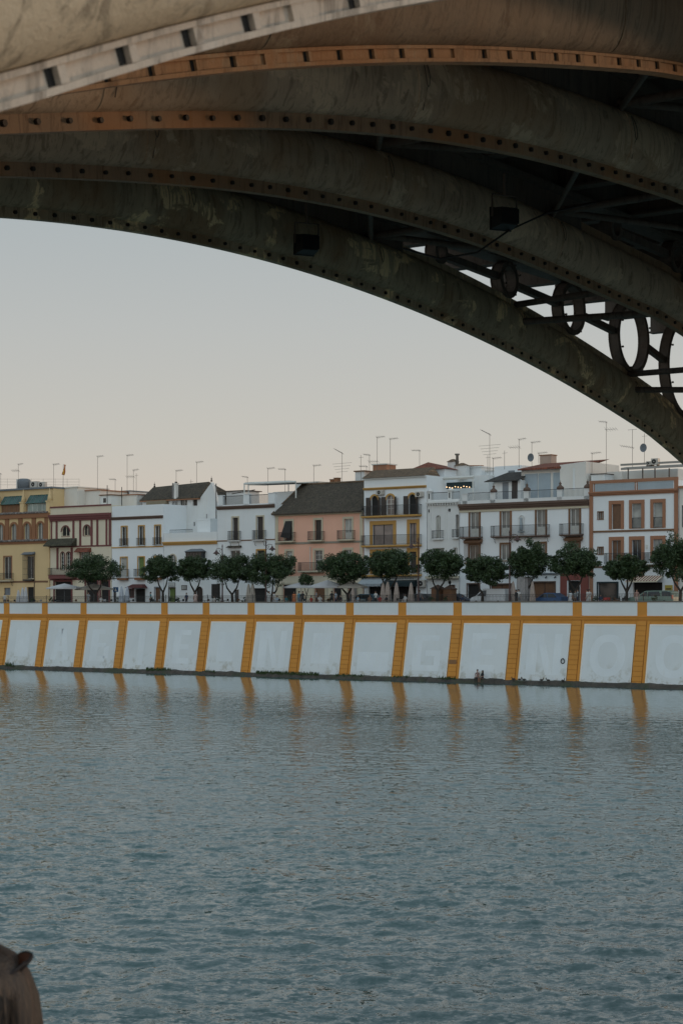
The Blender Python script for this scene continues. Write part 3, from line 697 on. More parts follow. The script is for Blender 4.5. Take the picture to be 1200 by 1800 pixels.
            if 'g' in bars:
                for q in (.25, .75): cm.box(a0+w_*q-.018, a0+w_*q+.018, y0+.002, y1-.002, z0+.07, z1-t)
            s.part('casement', cm, cas, wo)
        return wo
    def shutters(s, x0, x1, z0, z1, ang=1.0, mat=M_brn, w=None):
        a0, a1 = A(x0, s.b), A(x1, s.b); w = w or (a1-a0)/2
        for a, sg in ((a0, -1), (a1, 1)):
            mb = MB(); dx, dy = sg*w*math.cos(ang), -w*math.sin(ang)
            mb.hexa([(a, s.b-.03, z0), (a+dx, s.b-.03+dy, z0), (a+dx, s.b-.0+dy, z0), (a, s.b-.00, z0), (a, s.b-.03, z1), (a+dx, s.b-.03+dy, z1), (a+dx, s.b+dy, z1), (a, s.b, z1)])
            s.part('shutter', mb, mat)
    def balcony(s, x0, x1, z, h=1.0, out=.75, mat=None, slab=.10, bars=.115, brackets=True, solid=None, th=.018):
        a0, a1 = A(x0, s.b), A(x1, s.b); b = s.b; mb = MB(); mb.box(a0, a1, b-out, b-.001, z-slab, z)
        if slab > .05: mb.box(a0+.06, a1-.06, b-out+.08, b-.001, z-slab-.07, z-slab)
        so = s.part('balcony', mb, mat or s.wm); r = MB(); y = b-out+.04
        def run(p, q):
            n = max(1, int(math.hypot(q[0]-p[0], q[1]-p[1])/bars)); 
            for k in range(n+1):
                x_, y_ = p[0]+(q[0]-p[0])*k/n, p[1]+(q[1]-p[1])*k/n; r.box(x_-th/2, x_+th/2, y_-th/2, y_+th/2, z, z+h)
            lo = (min(p[0], q[0])-.02, max(p[0], q[0])+.02, min(p[1], q[1])-.02, max(p[1], q[1])+.02)
            r.box(*lo, z+h, z+h+.045); r.box(*lo, z+.07, z+.10)
        run((a0+.03, y), (a1-.03, y)); run((a0+.03, y+.1), (a0+.03, b-.05)); run((a1-.03, y+.1), (a1-.03, b-.05))
        s.part('railing', r, M_iron2, so)
        if brackets:
            k = MB()
            for x in [a0+.2, a1-.2] + ([a0+(a1-a0)*q for q in (.33, .66)] if a1-a0 > 4 else []):
                k.tube([(x, b-.02, z-.75), (x, b-.22, z-.60), (x, b-.20, z-.35), (x, b-out*.75, z-.2)], .028, 5)
            s.part('bracket', k, M_iron2, so)
        return so
    def aircon(s, x0, x1, y0, y1):
        a0, a1 = A(x0, s.b), A(x1, s.b); z0, z1 = Z(y1, (x0+x1)/2, s.b), Z(y0, (x0+x1)/2, s.b); mb = MB(); aircon_mesh(mb, a0, a1, s.b-.42, s.b-.06, z0, z1)
        mb.box(a0+.05, a0+.09, s.b-.4, s.b, z0-.05, z0, 1); mb.box(a1-.09, a1-.05, s.b-.4, s.b, z0-.05, z0, 1)
        s.part('air_conditioner', mb, [M_ac, M_bolt])
M_ac = paint('cream_metal_casing', (.50, .47, .42), .5, .15)
def aircon_mesh(mb, a0, a1, y0, y1, z0, z1):
    mb.box(a0, a1, y0, y1, z0, z1, 0); r = min(a1-a0, z1-z0)*.38; c = (a0+(a1-a0)*.42, (z0+z1)/2)
    mb.tube([(c[0], y0-.012, c[1]), (c[0], y0+.02, c[1])], r, 14, 1); mb.tube([(c[0], y0-.03, c[1]), (c[0], y0, c[1])], r*.25, 8, 0)
    for k in range(5): mb.box(a1-.14, a1-.03, y0-.01, y0, z0+.08+k*(z1-z0-.16)/5, z0+.10+k*(z1-z0-.16)/5, 1)
M_tile = tiles('old_roof_tiles', (.090, .070, .047), (.052, .044, .034)); M_tile2 = tiles('brown_roof_tiles', (.19, .125, .075), (.12, .085, .055)); M_tred = tiles('red_roof_tiles', (.26, .085, .05), (.19, .06, .04))
M_white = plaster('white_facade', (.74, .765, .77), .22, .22); M_white2 = plaster('white_facade_aged', (.69, .70, .69), .32, .40); M_wbright = plaster('white_render_clean', (.77, .80, .815), .14, .14)
M_whitewarm = plaster('off_white_render', (.68, .65, .60), .35, .35)
M_och = plaster('ochre_window_trim', (.50, .285, .085), .25, .25); M_yel = plaster('yellow_ochre_facade', (.68, .50, .27), .25, .25); M_cream = plaster('cream_facade', (.68, .61, .47), .28, .3)
M_terra = plaster('terracotta_trim', (.34, .165, .095), .3, .2); M_dred = plaster('oxblood_trim', (.175, .062, .058), .3, .2); M_brick = plaster('brown_red_brick', (.28, .13, .065), .5, .3)
M_pink = plaster('salmon_pink_facade', (.77, .44, .32), .25, .2); M_creamt = plaster('cream_stone_trim', (.55, .49, .37), .3, .3); M_brt = plaster('brown_painted_trim', (.185, .10, .055), .3, .2); M_brc = plaster('dark_brown_cornice', (.13, .085, .065), .4, .2)
M_lead = plaster('lead_grey_flashing', (.17, .19, .21), .4, .2); M_blu = plaster('blue_grey_panel', (.36, .42, .46), .6, .4)

# ---------- 1 yellow house with brick arcade
h = House('arcaded_house', -62, 88.5, FB, 'yellow ochre house with a brick arcade and green glass dormers, far left', M_yel)
z = lambda y, x=45: h.zz(y, x)
zr = {k: z(k) for k in (857, 866, 870, 885, 900, 904, 910, 920, 949, 951, 956, 977, 1018, 1022, 1033, 1056)}
for c in (-46, -22, 2, 25.5, 48.5, 72): h.win(c-5, c+5, z(949), z(920), 'mid', M_brick, .28, .10, 'v', arch=True, sides=True)
for x0, x1 in ((-50, -38), (8, 21), (48, 60)): h.win(x0, x1, z(1017.5), z(978), 'dark', M_brick if x0 != 48 else None, .14, .05, 'v', door=True)
for x0, x1, y0, y1, g in ((8, 19, 1046, 1033, 'grey'), (48.5, 60, 1066, 1032, 'room'), (-50, -36, 1066, 1030, 'room')): h.win(x0, x1, z(y0), z(y1), g, None, bars='v' if g == 'grey' else None, cas=M_grey, door=True)
h.walls(z(900))
h.strip(z(956), z(951.5), .16, M_brick); h.strip(z(911), z(903), .28, M_brick)
for zz_ in (z(951.5), z(903)):
    mb = MB(); a = h.a0+.05
    while a < h.a1-.2: mb.tube([(a, h.b-.42, zz_+.02), (a, h.b, zz_+.22)], .10, 6, 0, True, False); a += .27
    h.part('tile_course', mb, tiles('glazed_tiles', (.34, .30, .27), (.10, .09, .10)))
h.strip(z(1024), z(1021), .06, M_brt, 'string_course')
for c in (-57.5, -34, -10, 13.5, 37, 60.5, 83): h.pil(c-3.4, c+3.4, z(950), z(911), M_brick, .12)
h.pil(86, 88.5, z(1056), z(903), M_yel, .1)
# attic storey with sloping green glass
at = MB(); at.box(h.a0+.05, h.a1-.3, h.b+.9, h.b+8, z(900), z(860)); h.part('attic', at, M_yel)
rf = MB(); rf.box(h.a0, h.a1-.2, h.b+.55, h.b+8.2, z(860), z(857)); h.part('attic_roof', rf, M_lead)
M_gg = glassy('green_glass', (.045, .11, .095), .15)
for x0, x1 in ((-38, -6), (0, 35), (45, 81)):
    a0, a1 = A(x0, h.b), A(x1, h.b); g_ = MB()
    g_.hexa([(a0, h.b+.05, z(885)), (a1, h.b+.05, z(885)), (a1, h.b+.10, z(885)-.04), (a0, h.b+.10, z(885)-.04), (a0+.1, h.b+.9, z(870)), (a1-.1, h.b+.9, z(870)), (a1-.1, h.b+.95, z(870)-.05), (a0+.1, h.b+.95, z(870)-.05)])
    for k in range(6):
        q = k/5; g_.hexa([(a0+(a1-a0)*q-.03, h.b+.04, z(885)+.02), (a0+(a1-a0)*q+.03, h.b+.04, z(885)+.02), (a0+(a1-a0)*q+.03, h.b+.1, z(885)), (a0+(a1-a0)*q-.03, h.b+.1, z(885)), (a0+.1+(a1-a0-.2)*q-.03, h.b+.88, z(870)+.03), (a0+.1+(a1-a0-.2)*q+.03, h.b+.88, z(870)+.03), (a0+.1+(a1-a0-.2)*q+.03, h.b+.95, z(870)), (a0+.1+(a1-a0-.2)*q-.03, h.b+.95, z(870))], 1)
    go = h.part('glass_canopy', g_, [M_gg, M_lead])
    v_ = MB(); v_.box(a0+.15, a1-.15, h.b+.4, h.b+.9, z(899.5), z(885)-.06); 
    for k in range(5): v_.box(a0+.15+(a1-a0-.3)*k/4-.03, a0+.15+(a1-a0-.3)*k/4+.03, h.b+.36, h.b+.4, z(899.5), z(885)-.06, 1)
    h.part('dormer_glazing', v_, [glassy('pale_green_glazing', (.30, .36, .33), .3) if x0 == 45 else M_brt, M_fwhite if x0 == 45 else M_brick])
for c in (40, 86, -3):
    a = A(c, h.b); p = MB(); p.box(a-.35, a+.35, h.b-.15, h.b+.6, z(903), z(884)); p.box(a-.42, a+.42, h.b-.22, h.b+.66, z(884), z(882)); p.lathe([(.34, z(882)), (.26, z(876)), (.12, z(866)), (.04, z(861)), (0, z(860))], (a, h.b+.2, 0), 8)
    h.part('pinnacle', p, M_yel)
h.balcony(-2, 25, z(1020), 1.0, .8, M_creamt)
cg = MB(); a0, a1 = A(45, h.b), A(61, h.b); cg.box(a0, a1, h.b-.5, h.b, z(1021), z(1018.5)); cg.box(a0-.05, a1+.05, h.b-.55, h.b, z(975.5), z(974))
n = 12
for k in range(n+1): cg.box(a0+(a1-a0)*k/n-.012, a0+(a1-a0)*k/n+.012, h.b-.49, h.b-.465, z(1018.5), z(975.5))
for y_ in (985, 1000, 1010): cg.box(a0, a1, h.b-.50, h.b-.46, z(y_)-.02, z(y_)+.02)
h.part('window_cage', cg, M_iron2)
rc = MB(); rc.prism([(h.b-.7, z(975)), (h.b, z(975)), (h.b, z(970.5))], 0, a0-.25, a1+.2); h.part('cage_roof', rc, M_lead)
dp = MB(); dp.tube([(A(61.5, h.b), h.b-.06, PROM), (A(61.5, h.b), h.b-.06, z(970))], .05, 6); h.part('downpipe', dp, M_brn)

# ---------- 2 cream house with oxblood pilasters
h = House('cream_house', 89, 196.5, FB, 'cream house with oxblood pilasters and a tile canopy over its twin window', M_cream)
z = lambda y, x=140: h.zz(y, x)
for x0, x1 in ((109, 123), (148, 159)): h.win(x0, x1, z(942), z(924), 'room' if x0 < 120 else 'dark', M_dred, .14, .08, 'v', arch=True, cas=M_cream, sides=x0 > 120)
for x0, x1 in ((107.5, 114), (117.5, 125)): h.win(x0, x1, z(1001), z(970), 'dark', M_dred, .1, .06, 'vh', door=True, arch=True)
h.win(142, 158, z(985), z(971), 'mid', M_dred, .1, .05, 'vg')
for x0, x1 in ((97, 126), (152, 172), (178, 192)): h.win(x0, x1, PROM, z(1022), 'room', M_dred, .25, .07, None, door=True)
h.walls(z(890)); h.cornice(z(915), z(903.5), .45, M_dred); h.strip(z(891), z(888.5), .1, M_dred, 'coping')
h.strip(z(961.5), z(959), .08, M_dred, 'string_course'); h.strip(z(1019.5), z(1016.5), .06, M_dred, 'string_course')
for c, w_ in ((91.5, 1.0), (100.5, 1.5), (130, 1.6), (142, 1.6), (162, 1.6), (172, 1.6), (188, 1.4), (194, 1.8)): h.pil(c-w_, c+w_, z(960), z(914), M_dred, .08)
for c in (102, 127): h.pil(c-1.6, c+1.6, z(1000), z(962), M_dred, .08)
a0, a1 = A(87, FB), A(135.5, FB); m_ = MB(); m_.prism([(FB-1.1, z(957.5)), (FB, z(957.5)), (FB, z(945.5))], 0, a0, a1); m_.box(a0, a1, FB-1.15, FB, z(959.5), z(957.5)); h.part('tile_canopy', m_, tiles('mossy_tiles', (.085, .078, .050), (.05, .05, .04)))
m_ = MB(); m_.prism([(FB-.7, z(971)), (FB, z(971)), (FB, z(963))], 0, A(136, FB), A(161, FB)); h.part('tile_canopy', m_, M_tred)
h.balcony(92, 128, z(1010), .9, .8, M_dred)
bx = MB(); bx.box(A(94, FB), A(136, FB), FB-.9, FB, z(1017), z(1012)); h.part('shop_fascia', bx, M_dred)

# ---------- 3 plain white house, ochre trim
h = House('white_house', 197, 287.5, FB, 'white three window house with ochre sills and a small red canopied door', M_wbright)
z = lambda y, x=245: h.zz(y, x)
for x0, x1 in ((214.5, 224), (244.5, 254), (273, 282.5)):
    h.win(x0, x1, z(958.5), z(925), 'dark', M_och, .13, .07, 'v', door=True); h.balcony(x0-2.5, x1+2.5, z(959), .95, .28, M_white, .05, .09, False)
for x0, x1, g in ((213, 224, 'pale'), (243.5, 254, 'green'), (273, 283, 'green')):
    h.win(x0, x1, z(1013), z(979.5), g, M_och, .13, .07, None if g == 'green' else 'd', door=True); h.balcony(x0-3.5, x1+3.5, z(1013.5), .95, .6, M_white2, .1, .1, False)
    t_ = MB(); t_.box(A(x0-2.5, FB), A(x1+2.5, FB), FB-.5, FB-.002, z(1019.5), z(1016)); h.part('balcony_soffit', t_, M_brick)
h.win(238, 256, PROM, z(1035), 'room', M_white, .1, .04, None, door=True); h.win(272.5, 282, PROM, z(1033), 'wood', M_grey, .1, .04, None, door=True); h.win(199, 205, PROM, z(1034), 'dark', None, bars=None, door=True)
h.win(226, 236, z(1050), z(1035), 'shut', M_dred, .08, .04, 'v', cas=M_dred)
h.walls(z(888)); h.cornice(z(912.5), z(907.5), .30, M_brc); h.strip(z(962.5), z(960.5), .08, M_och, 'string_course'); h.strip(z(1016.5), z(1015.5), .05, M_brn, 'cable_run')
m_ = MB(); a0, a1 = A(232, FB), A(260, FB); m_.hexa([(a0, FB-1.4, z(1033.5)), (a1, FB-1.4, z(1033.5)), (a1, FB, z(1033.5)), (a0, FB, z(1033.5)), (a0+.5, FB-.4, z(1027)), (a1-.5, FB-.4, z(1027)), (a1-.5, FB, z(1027)), (a0+.5, FB, z(1027))]); h.part('door_canopy', m_, tiles('wine_red_tiles', (.13, .04, .035), (.09, .03, .03)))

# ---------- 4 low white front, terrace, taller house behind
h = House('low_white_house', 288, 382, FB, 'low white front with a terrace and a brown bay window, between taller white houses', M_white)
z = lambda y, x=335: h.zz(y, x)
h.win(298, 310, z(1000), z(974), 'mid', M_creamt, .12, .06, 'v', arch=True)
h.win(297.5, 308, PROM, z(1033.5), 'green', M_brn, .1, .04, None, door=True); h.win(345, 357, PROM, z(1031), 'shut', M_white2, .1, .05, 'v', door=True, arch=True, cas=M_brn)
h.win(373, 386-5, PROM+.2, z(1027), 'room', M_white, .15, .06, None, door=True)
h.walls(z(936)); h.cornice(z(957.5), z(951.5), .35, M_och)
rr_ = MB(); b_ = FB+.3; a0, a1 = A(296, FB), A(336, FB)
for k in range(28): rr_.box(a0+(a1-a0)*k/27-.01, a0+(a1-a0)*k/27+.01, b_, b_+.02, z(936), z(936)+.42)
rr_.box(a0, a1, b_-.01, b_+.03, z(936)+.40, z(936)+.45); h.part('terrace_railing', rr_, M_iron2)
m_ = MB(); a0, a1 = A(333, FB), A(361, FB); m_.box(a0, a1, FB-.7, FB, z(1000), z(970), 0)
for k in range(6): m_.box(a0+.1+(a1-a0-.2)*k/5-.05, a0+.1+(a1-a0-.2)*k/5+.05, FB-.74, FB-.7, z(998), z(972), 1)
m_.box(a0-.05, a1+.05, FB-.76, FB, z(972), z(970), 1); m_.box(a0-.05, a1+.05, FB-.76, FB, z(1000), z(997), 1); bo_ = h.part('bay_window', m_, [M_gdark, M_brn])
m_ = MB(); m_.hexa([(a0-.2, FB-.9, z(970)), (a1+.2, FB-.9, z(970)), (a1+.2, FB, z(970)), (a0-.2, FB, z(970)), (a0+.5, FB-.3, z(965)), (a1-.5, FB-.3, z(965)), (a1-.5, FB, z(965)), (a0+.5, FB, z(965))]); h.part('bay_roof', m_, M_lead, bo_)
for nm, x0, x1, y0, y1, mt, sub in (('name_plaque', 296.5, 308.5, 1031.5, 1023.5, M_grey, M_fwhite), ('menu_frame', 319.5, 329, 1037, 1028.5, M_brn, M_gpale), ('menu_board', 371.5, 387, 1052, 1026, M_brn, M_bolt)):
    m_ = MB(); m_.box(A(x0, FB), A(x1, FB), FB-.05, FB-.001, z(y0), z(y1), 0); m_.box(A(x0+1, FB), A(x1-1, FB), FB-.07, FB-.05, z(y0-1), z(y1+1), 1)
    if nm == 'name_plaque':
        for q in (.35, .65): m_.box(A(x0+2, FB), A(x1-2, FB), FB-.075, FB-.07, z(y0)+(z(y1)-z(y0))*q-.04, z(y0)+(z(y1)-z(y0))*q+.04, 0)
    if nm == 'menu_board':
        for q in range(8): m_.box(A(x0+3, FB), A(x1-3-(q % 3), FB), FB-.075, FB-.07, z(1048-q*2.5)-.02, z(1048-q*2.5)+.02, 0)
    h.part(nm, m_, [mt, sub])
FC = FB+4.5
h = House('tiled_roof_house', 288, 381, FC, 'tall gabled white house with dark tiled roof and two flue pipes, behind low terrace', M_white2)
z = lambda y, x=330: Z(y, x, FC)
h.a0 = A(286, FC); h.a1 = A(352, FC)
h.holes = []; h.win(316.5, 329.5, z(888.5), z(873.5), 'dark', None, bars='vg', cas=M_fwhite); h.win(339, 347, z(889.5), z(873), 'shut', None, bars=None); h.win(340.5, 343, z(925), z(918), 'dark', None, bars=None)
h.walls(z(875)); h.a1r = A(381, FC)
m_ = MB(); a0, a1 = A(353, FC)+.0, A(384, FC); eb, rb_, bb = FC-.02, FC+4.2, FC+9  # gable wall facing the side street
m_.prism([(h.a1+.0, PROM), (a1, PROM), (a1, Z(889, 384, FC)), (h.a1+2.0, Z(848, 372, FC)), (h.a1-.02, Z(876, 352, FC))], 1, FC-.01, FC+.5); h.part('gable_wall', m_, M_white2)
m_ = MB(); e0, e1 = A(250, FC), A(352.5, FC); z0_, z1_ = z(875.5), z(849.5)
r0, r1 = A(272, FC+3.5), A(373, FC+3.5)-0.3
m_.hexa([(e0, FC-.45, z0_-.12), (e1, FC-.45, z0_-.12), (e1+.05, FC+7.5, z0_), (e0, FC+7.5, z0_), (e0, FC-.45, z0_), (e1, FC-.45, z0_), (e1+.05, FC+7.5, z0_+.02), (e0, FC+7.5, z0_+.02)])
m_.add([(e0, FC-.45, z0_), (e1, FC-.45, z0_), (r1, FC+3.2, z1_+.35), (r0, FC+3.2, z1_), (e0+.2, FC+7.4, z0_), (e1+1, FC+7.4, z0_)], [(0, 1, 2, 3), (3, 2, 5, 4), (0, 3, 4), (1, 5, 2)]); h.part('roof', m_, M_tile)
m_ = MB(); m_.box(e0, e1, FC-.47, FC-.02, z0_-.26, z0_-.12); h.part('eaves', m_, M_brick)
for xx, zt in ((272, z1_), (372, z1_+.35)):
    m_ = MB(); m_.lathe([(.10, 0), (.16, .12), (.05, .25), (.12, .38), (.03, .5), (.0, .85)], (A(xx, FC+3.2), FC+3.2, zt-.02), 8); h.part('roof_finial', m_, M_brn)
m_ = MB()
for xx, y_ in ((307, 848), (312.5, 847), (366, 905)): m_.tube([(A(xx, FC), FC-.3, z(944)), (A(xx, FC), FC-.3, z(y_))], .11 if xx < 350 else .05, 8)
m_.tube([(A(381, FC), FC-.12, PROM+2), (A(381, FC), FC-.12, Z(850, 380, FC))], .07, 6); h.part('flue_pipe', m_, paint('grey_pipe', (.20, .19, .18), .6))
m_ = MB(); a = A(312.5, FC); m_.box(a-.22, a+.22, FC-.5, FC-.1, z(876), z(850)); m_.box(a-.3, a+.3, FC-.58, FC-.02, z(850), z(848.5)); m_.box(a-.15, a+.15, FC-.4, FC-.2, z(848.5), z(846), 1); h.part('chimney', m_, [M_whitewarm, M_bolt])
m_ = MB(); m_.box(A(263, FC), A(297, FC), FC-.6, FC-.02, z(884.5), z(878)); h.part('rolled_awning', m_, plaster('dusty_awning', (.22, .18, .12), .5))
m_ = MB(); m_.box(A(250, FC), A(286, FC), FC+.1, FC+8, PROM, z(878)); h.part('side_wing', m_, M_white2)
m_ = MB(); m_.box(A(347, FB+2), A(370, FB+2), FB+2, FC-.1, Z(940, 360, FB+2)-1, Z(914, 360, FB+2)); m_.box(A(346.5, FB+2), A(370.5, FB+2), FB+1.95, FC-.1, Z(914, 360, FB+2), Z(911.5, 360, FB+2)); h.part('stair_block', m_, M_white)

# ---------- 5 white house with balustraded terrace and pergola
h = House('balustrade_house', 382.5, 483.5, FB, 'white house with a brown cornice, terrace balustrade and an awning frame on top', M_white)
z = lambda y, x=436: h.zz(y, x)
for x0, x1 in ((409, 419), (452, 463)):
    h.win(x0, x1, z(949), z(909), 'shut', M_creamt, .17, .07, None, door=True); h.balcony(x0-4, x1+5, z(949.5), 1.15, .6, M_white2, .08, .09)
h.win(405, 422, z(1000), z(967), 'dark', None, bars='v'); h.win(452, 465, z(1000), z(968), 'shut', M_och, .16, .06, None); h.win(412, 420, PROM, z(1036), 'dark', None, bars=None, door=True); h.win(436, 468, PROM, z(1034), 'room', None, bars=None, door=True)
h.walls(z(888)); h.cornice(z(894), z(888.2), .35, M_brc); h.strip(z(950.5), z(948.6), .05, M_brt, 'string_course')
m_ = MB(); m_.prism([(FB-.5, z(962)), (FB, z(962)), (FB, z(958.5))], 0, A(401, FB), A(425, FB)); h.part('tile_canopy', m_, M_tile)
m_ = MB(); y0, y1 = FB+.05, FB+.35
for x0, x1 in ((383.5, 391), (427, 437.5), (471, 483)): m_.box(A(x0, FB), A(x1, FB), y0, y1+.1, z(888), z(869)); m_.box(A(x0-.7, FB), A(x1+.7, FB), y0-.06, y1+.16, z(869), z(868))
m_.box(h.a0+.05, h.a1-.05, y0, y1, z(888), z(886)); h.part('terrace_parapet', m_, M_white)
m_ = MB()
for x0, x1 in ((391, 427), (437.5, 471)):
    a0, a1 = A(x0, FB), A(x1, FB); n = int((a1-a0)/.13)
    for k in range(n+1): m_.box(a0+(a1-a0)*k/n-.012, a0+(a1-a0)*k/n+.012, y0+.1, y0+.13, z(886), z(871))
    m_.box(a0, a1, y0+.09, y0+.14, z(871), z(870))
h.part('terrace_railing', m_, M_iron2)
m_ = MB(); P_ = lambda x, y, d=FB+3: (A(x, d), d, Z(y, x, d))
for x in (429.5, 520): m_.tube([P_(x, 889), P_(x, 850)], .11, 4, 0, True, False)
for x in (437, 507): m_.tube([P_(x, 889, FB+7), P_(x, 849, FB+7)], .08, 4, 0, True, False)
m_.tube([P_(429, 850.5), P_(520, 847)], .13, 4, 0, True, False); m_.tube([P_(437, 849, FB+7), P_(507, 846, FB+7)], .1, 4, 0, True, False); m_.tube([P_(429.5, 850), P_(437, 849, FB+7)], .1, 4); m_.tube([P_(520, 847), P_(507, 846, FB+7)], .1, 4)
h.part('pergola', m_, M_fwhite)
m_ = MB(); p0, p1 = P_(433, 852), P_(516, 848.5)
m_.hexa([(p0[0], FB+3.3, p0[2]-.05), (p1[0], FB+3.3, p1[2]-.05), (p1[0], FB+6.8, p1[2]+.1), (p0[0], FB+6.8, p0[2]+.1), (p0[0], FB+3.3, p0[2]), (p1[0], FB+3.3, p1[2]), (p1[0], FB+6.8, p1[2]+.15), (p0[0], FB+6.8, p0[2]+.15)]); h.part('shade_cloth', m_, paint('grey_green_cloth', (.05, .065, .06), .9))
m_ = MB(); m_.box(A(398, FB+9), A(430, FB+9), FB+9, FB+12, z(880), Z(864, 410, FB+9)); m_.box(A(480, FB+5), A(516, FB+5), FB+5, FB+12, z(888), Z(864, 500, FB+5)); h.part('roof_room', m_, M_white2)
m_ = MB(); m_.box(A(396, FB+8.8), A(432, FB+8.8), FB+8.7, FB+12.2, Z(864, 410, FB+9), Z(862.5, 410, FB+9)); m_.tube([P_(408, 868, FB+6), P_(448, 861, FB+6)], .06, 6); h.part('roof_edge', m_, M_brn)

# ---------- 6 salmon pink house
h = House('pink_house', 484, 638.5, FB, 'salmon pink house with a big old tiled roof and pale window surrounds', M_pink)
z = lambda y, x=560: h.zz(y, x)
def zc(y, x): return Z(y, x, FB)
R1, R1b, R2, R2b = z(949.5), zc(914, 558), z(1003), z(967.5)
for x0, x1, g in ((501.5, 514, 'shut'), (553.5, 565, 'shut'), (605, 618.5, 'pale')):
    h.win(x0, x1, R1, R1b, g, M_creamt, .24, .06, None if g == 'shut' else 'vd', door=True); h.balcony(x0-8, x1+6, R1-.02, 1.05, .65, M_creamt, .12, .11, False)
for x0, x1, g in ((503, 514, 'pale'), (553, 567, 'dark'), (605, 618, 'mid')): h.win(x0, x1, R2, R2b, g, M_creamt, .24, .06, 'vgh', door=True)
h.balcony(497, 520, R2-.02, 1.0, .65, M_creamt, .12, .11, False); h.balcony(529, 572, R2-.02, 1.0, .7, M_creamt, .14, .11, False)
for x0, x1, g in ((498, 521, 'room'), (553, 571, 'wood'), (586, 600, 'room'), (612, 628, 'mid')): h.win(x0, x1, PROM, z(1027), g, M_creamt, .2, .06, None, door=True)
h.walls(z(903))
g_ = MB(); g_.box(h.a0+.014, h.a1-.014, FB-.03, FB-.001, z(1024.6), z(1012)); h.part('ground_floor_band', g_, M_cream)
for q in ((484, 496.5), (523, 551.5), (573, 584.5), (602, 610.5), (630, 638)): h.pil(q[0]+.3, q[1], PROM, z(1024.6), M_cream, .03, 'ground_floor_pier')
h.cornice(z(905), z(900.5), .4, M_creamt); h.strip(R1-.42, R1-.18, .08, plaster('grey_stone_trim', (.27, .25, .20), .3), 'string_course')
h.pil(484.3, 489.5, z(1012), z(905), M_creamt, .06, 'quoin'); h.pil(632.5, 638, z(1012), z(905), M_creamt, .06, 'quoin')
m_ = MB(); a0, a1 = h.a0-.2, h.a1-.03; ez = z(901); rz1 = Z(845.5, 638, FB+6); rz0 = Z(853, 531, FB+6)
rz_ = (rz0+rz1)/2; rx0 = A(531, FB+6)
m_.add([(a0, FB-.55, ez), (a1, FB-.55, ez), (a1, FB+6, rz_), (rx0, FB+6, rz_), (a0, FB+11.5, ez), (a1, FB+11.5, ez), (a0, FB-.55, ez-.14), (a1, FB-.55, ez-.14), (a0, FB+11.5, ez-.14), (a1, FB+11.5, ez-.14)],
       [(0, 1, 2, 3), (3, 2, 5, 4), (0, 3, 4), (1, 5, 2), (0, 6, 7, 1), (0, 4, 8, 6), (1, 7, 9, 5), (6, 8, 9, 7)])
ro = h.part('roof', m_, M_tile); m_ = MB(); m_.tube([(rx0, FB+6, rz_+.03), (a1, FB+6, rz_+.03)], .13, 8); m_.tube([(a0, FB-.5, ez), (rx0, FB+6, rz_+.03)], .10, 6); h.part('ridge_tiles', m_, M_tile2, ro)
m_ = MB(); a = A(521, FB-.3); m_.hexa([(A(497.5, FB), FB-.55, R1+.5), (A(512, FB), FB-.55, R1+.3), (A(514, FB), FB-.5, R1+.4), (A(500, FB), FB-.5, R1+.5), (A(502, FB), FB-.05, R1b), (A(513.5, FB), FB-.05, R1b), (A(513.5, FB), FB-.01, R1b), (A(502, FB), FB-.01, R1b)]); h.part('hanging_blind', m_, M_bolt)
pr_ = MB(); pr_.tube([(A(546, FB), FB-.1, R2-.3), (A(546, FB), FB-.1, z(961))], .05, 6); h.part('downpipe', pr_, M_fwhite)

# ---------- 7 white house with ochre openings and long balconies
h = House('long_balcony_house', 639.5, 749.5, FB, 'tall white house with two long balconies, dark open shutters and ochre frames', M_wbright)
z = lambda y, x=695: h.zz(y, x)
for x0, x1 in ((652, 664), (679, 692.5), (718, 730.5)):
    h.win(x0, x1, z(905), z(870), 'room' if x0 != 679 else 'pink', M_och, .22, .07, None if x0 != 679 else 'vh', door=True, arch=True, sides=False); h.shutters(x0, x1, z(905), z(873), .55, M_brn, .62)
h.balcony(641, 741, z(906), 1.15, .85, M_och, .16, .115, False)
h.win(655, 691, z(957), z(921.5), 'pink', M_och, .42, .08, 'v', door=True, cas=M_brn); h.win(720, 732, z(957), z(920.5), 'pink', M_och, .40, .08, 'v', door=True, cas=M_brn); h.balcony(641, 741, z(958), 1.15, .85, M_och, .16, .115, False)
h.win(655, 691, z(1008), z(971.5), 'shut', M_och, .42, .08, None, door=True); h.win(720, 732, z(1008), z(970.5), 'shut', M_och, .40, .08, None, door=True); h.balcony(641, 741, z(1010), 1.1, .85, M_och, .16, .115, False)
h.win(648, 678, PROM, z(1031), 'room', None, bars=None, door=True); h.win(686, 731, PROM, z(1031), 'room', None, bars=None, door=True)
h.walls(z(838)); h.cornice(z(859.5), z(855.5), .30, M_och); h.strip(z(841), z(838.2), .2, M_white2, 'coping')
m_ = MB(); e0, e1 = h.a0-.1, h.a1-.1; r0, r1 = A(655, FB+3), A(763, FB+3)
m_.add([(e0, FB-.4, z(838.5)), (e1, FB-.4, z(838.5)), (r1, FB+3, Z(824.5, 700, FB+3)), (r0, FB+3, Z(824.5, 700, FB+3)), (e1, FB+3, z(838.5)), (e0, FB+3, z(838.5))], [(0, 1, 2, 3), (0, 3, 5), (1, 4, 2), (2, 4, 5, 3), (0, 5, 4, 1)]); h.part('roof', m_, M_tile2)
m_ = MB(); m_.box(A(719, FB+4), A(781, FB+4), FB+4, FB+9, z(850), Z(826, 750, FB+4)); h.part('rear_block', m_, M_wbright)
